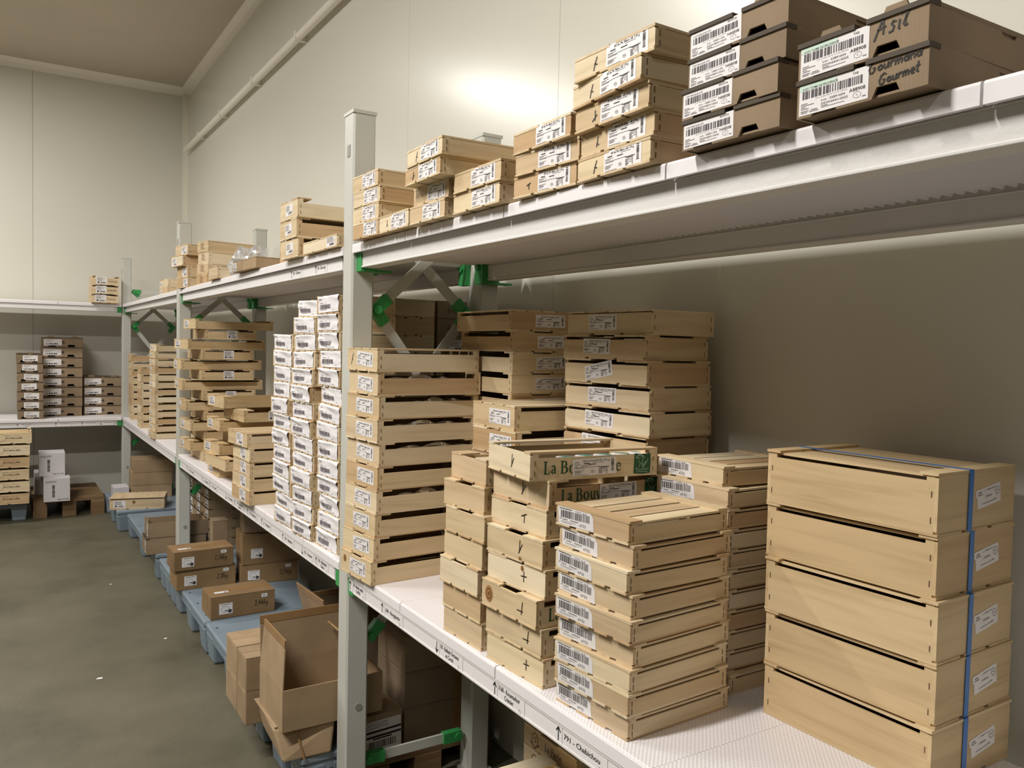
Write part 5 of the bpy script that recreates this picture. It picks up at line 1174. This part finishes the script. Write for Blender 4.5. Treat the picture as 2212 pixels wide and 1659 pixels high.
stick(t, d['w'], d['l'], ls(d['w']*.22, d['h']*.6, 16), 'label', -.32, .46, d['h']); knot(t, -d['w']*.06, -d['l']/2-.0006, d['h']*.62, .012)

# ------------------------------------------------------------------ pallets
def plastic_pallet(label, x0, x1, y0, y1, h=.16):
    t = thing('plastic_pallet', label, 'pallet', (x0, y0, 0), 0, 'blue-grey plastic pallets')
    W, L = x1-x0, y1-y0
    m = MB().box(0, W, 0, L, h-.028, h, 'blue'); link('deck', m.mesh('deck'), t, bevel=.008)
    m = MB()
    for yy in (.0, L-.05): m.box(.02, W-.02, yy+.004, yy+.046, h-.055, h-.028, 'blue')
    for xx in (.0, W-.05): m.box(xx+.004, xx+.046, .02, L-.02, h-.055, h-.028, 'blue')
    link('under_rib', m.mesh('under_rib'), t)
    q = MB()
    for i in range(4):
        for j in range(2): q.tube((.03, .1+(L-.2)*i/3, h-.0005), (.03, .1+(L-.2)*i/3, h+.0004), .006, 'plug', 8)
    link('deck_plug', q.mesh('deck_plug'), t)
    lx = (0.0, W/2-.06, W-.12) if W > .4 else (0.0, W-.10)
    for a in lx:
        for b in (0.0, L/2-.07, L-.14):
            m = MB(); s = .012; lw = .12 if W > .4 else .09
            m.hexa([(a+s, b+s, 0), (a+lw-s, b+s, 0), (a+lw-s, b+.14-s, 0), (a+s, b+.14-s, 0), (a+.001, b+.001, h-.03), (a+lw-.001, b+.001, h-.03), (a+lw-.001, b+.139, h-.03), (a+.001, b+.139, h-.03)], 'blue')
            link('leg', m.mesh('leg'), t, bevel=.012)
plastic_pallet('blue-grey pallet carrying the carton marked 3,44kg', .802, 1.402, 3.94, 4.74)
plastic_pallet('blue-grey pallet empty at its front, between the 3,44kg carton and the tan cartons', .806, 1.406, 3.09, 3.93)
plastic_pallet('blue-grey pallet under the open carton and the tan cartons', .802, 1.0, 2.48, 3.08)
plastic_pallet('blue-grey pallet behind the cartons marked in kilos', .802, 1.402, 4.76, 5.23)
plastic_pallet('blue-grey pallet half empty beyond the middle upright', .800, 1.402, 5.335, 6.68)
plastic_pallet('blue-grey pallet in the far corner under the brown pile', .745, 1.402, 6.80, 7.70)
plastic_pallet('blue-grey pallet under the lettered crates at the left edge', -.62, .178, 7.555, 8.355)
plastic_pallet('blue-grey pallet under the crates at the lower edge', .80, 1.45, 1.25, 2.05)
def wood_pallet(label, x0, x1, y0, y1, h=.144):
    t = thing('wooden_pallet', label, 'pallet', (x0, y0, 0)); W, L = x1-x0, y1-y0
    n = max(3, int(L/.16))
    for i in range(n):
        b = L*i/n; m = MB().box(0, W, b+.005, b+L/n-.012, h-.022, h, 'board'); link('top_board', m.mesh('top_board'), t)
    for xx in (0, W/2-.05, W-.1):
        m = MB().box(xx, xx+.1, 0, L, h-.044, h-.022, 'board'); link('stringer', m.mesh('stringer'), t)
        for yy in (0, L/2-.06, L-.12):
            m = MB().box(xx, xx+.1 if W > .4 else xx+.06, yy, yy+.12, .0, h-.044, 'board'); link('block', m.mesh('block'), t)
wood_pallet('wooden pallet under the white cartons by the back wall', .215, .735, 7.60, 8.40)
wood_pallet('low wooden pallet under the dark pile behind the brace', 1.005, 1.50, 2.48, 2.79, h=.085) 

# ------------------------------------------------------------------ small things
d = D['S4']; x, y, z, g = d['pos'][0]
t = carton('torn small tan carton with tape on the upper shelf, beside the plastic bag', (x, y, z+.0005, g), d['w'], d['l'], d['h'], tape=None)
stick(t, d['w'], d['l'], ls(.05, d['h']*.7, 17), 'label', -.40, .5, d['h'])
m = MB().box(-.10, -.03, -d['l']/2-.0008, -d['l']/2, .004, d['h']-.003, 'tape'); link('tape', m.mesh('tape'), t)
crate('short crate at the shelf edge in front of the printed pile', (.985, 4.24, ZU+.0005, -90), .20, .18, .062, SHUT, 'printed crates on the upper shelf')
m = MB(); i = m.mi('bag'); nu, nv = 28, 16
for v in range(nv+1):
    for u in range(nu):
        th, ph = PI*v/nv, 2*PI*u/nu
        p = Vector((math.sin(th)*math.cos(ph), math.sin(th)*math.sin(ph), math.cos(th)))
        r = 1+.45*noise.noise(p*2.2+Vector((3, 1, 7)))+.22*noise.noise(p*5.5)
        q = Vector((p.x*.085*r, p.y*.115*r, max(-.052, p.z*.085*r)))
        m.v.append((q.x, q.y, q.z+.052))
for v in range(nv):
    for u in range(nu): m.f.append((v*nu+u, v*nu+(u+1) % nu, (v+1)*nu+(u+1) % nu, (v+1)*nu+u)); m.m.append(i)
b_ = link('plastic_bag', m.mesh('plastic_bag'), None, (1.0, 3.935, ZU+.001), smooth=False)
tag(b_, 'crumpled clear plastic bag lying on the upper shelf between two crates', 'plastic bag')
for k, (x, y, s) in enumerate(((.356, 3.885, .014), (.683, 4.259, .010), (.552, 5.367, .009))):
    m = MB().face([(-s, -s*.5, 0), (s*.8, -s*.7, 0), (s, s*.5, 0), (-s*.3, s*.6, 0)], 'paper')
    o = link('paper_scrap', m.mesh('paper_scrap'), None, (x, y, .0012), .6*k)
    tag(o, ['largest pale paper scrap, out in the middle of the aisle floor', 'small paper scrap on the floor before the carton marked 3,44kg', 'farthest small paper scrap on the floor of the aisle'][k], 'paper scrap')
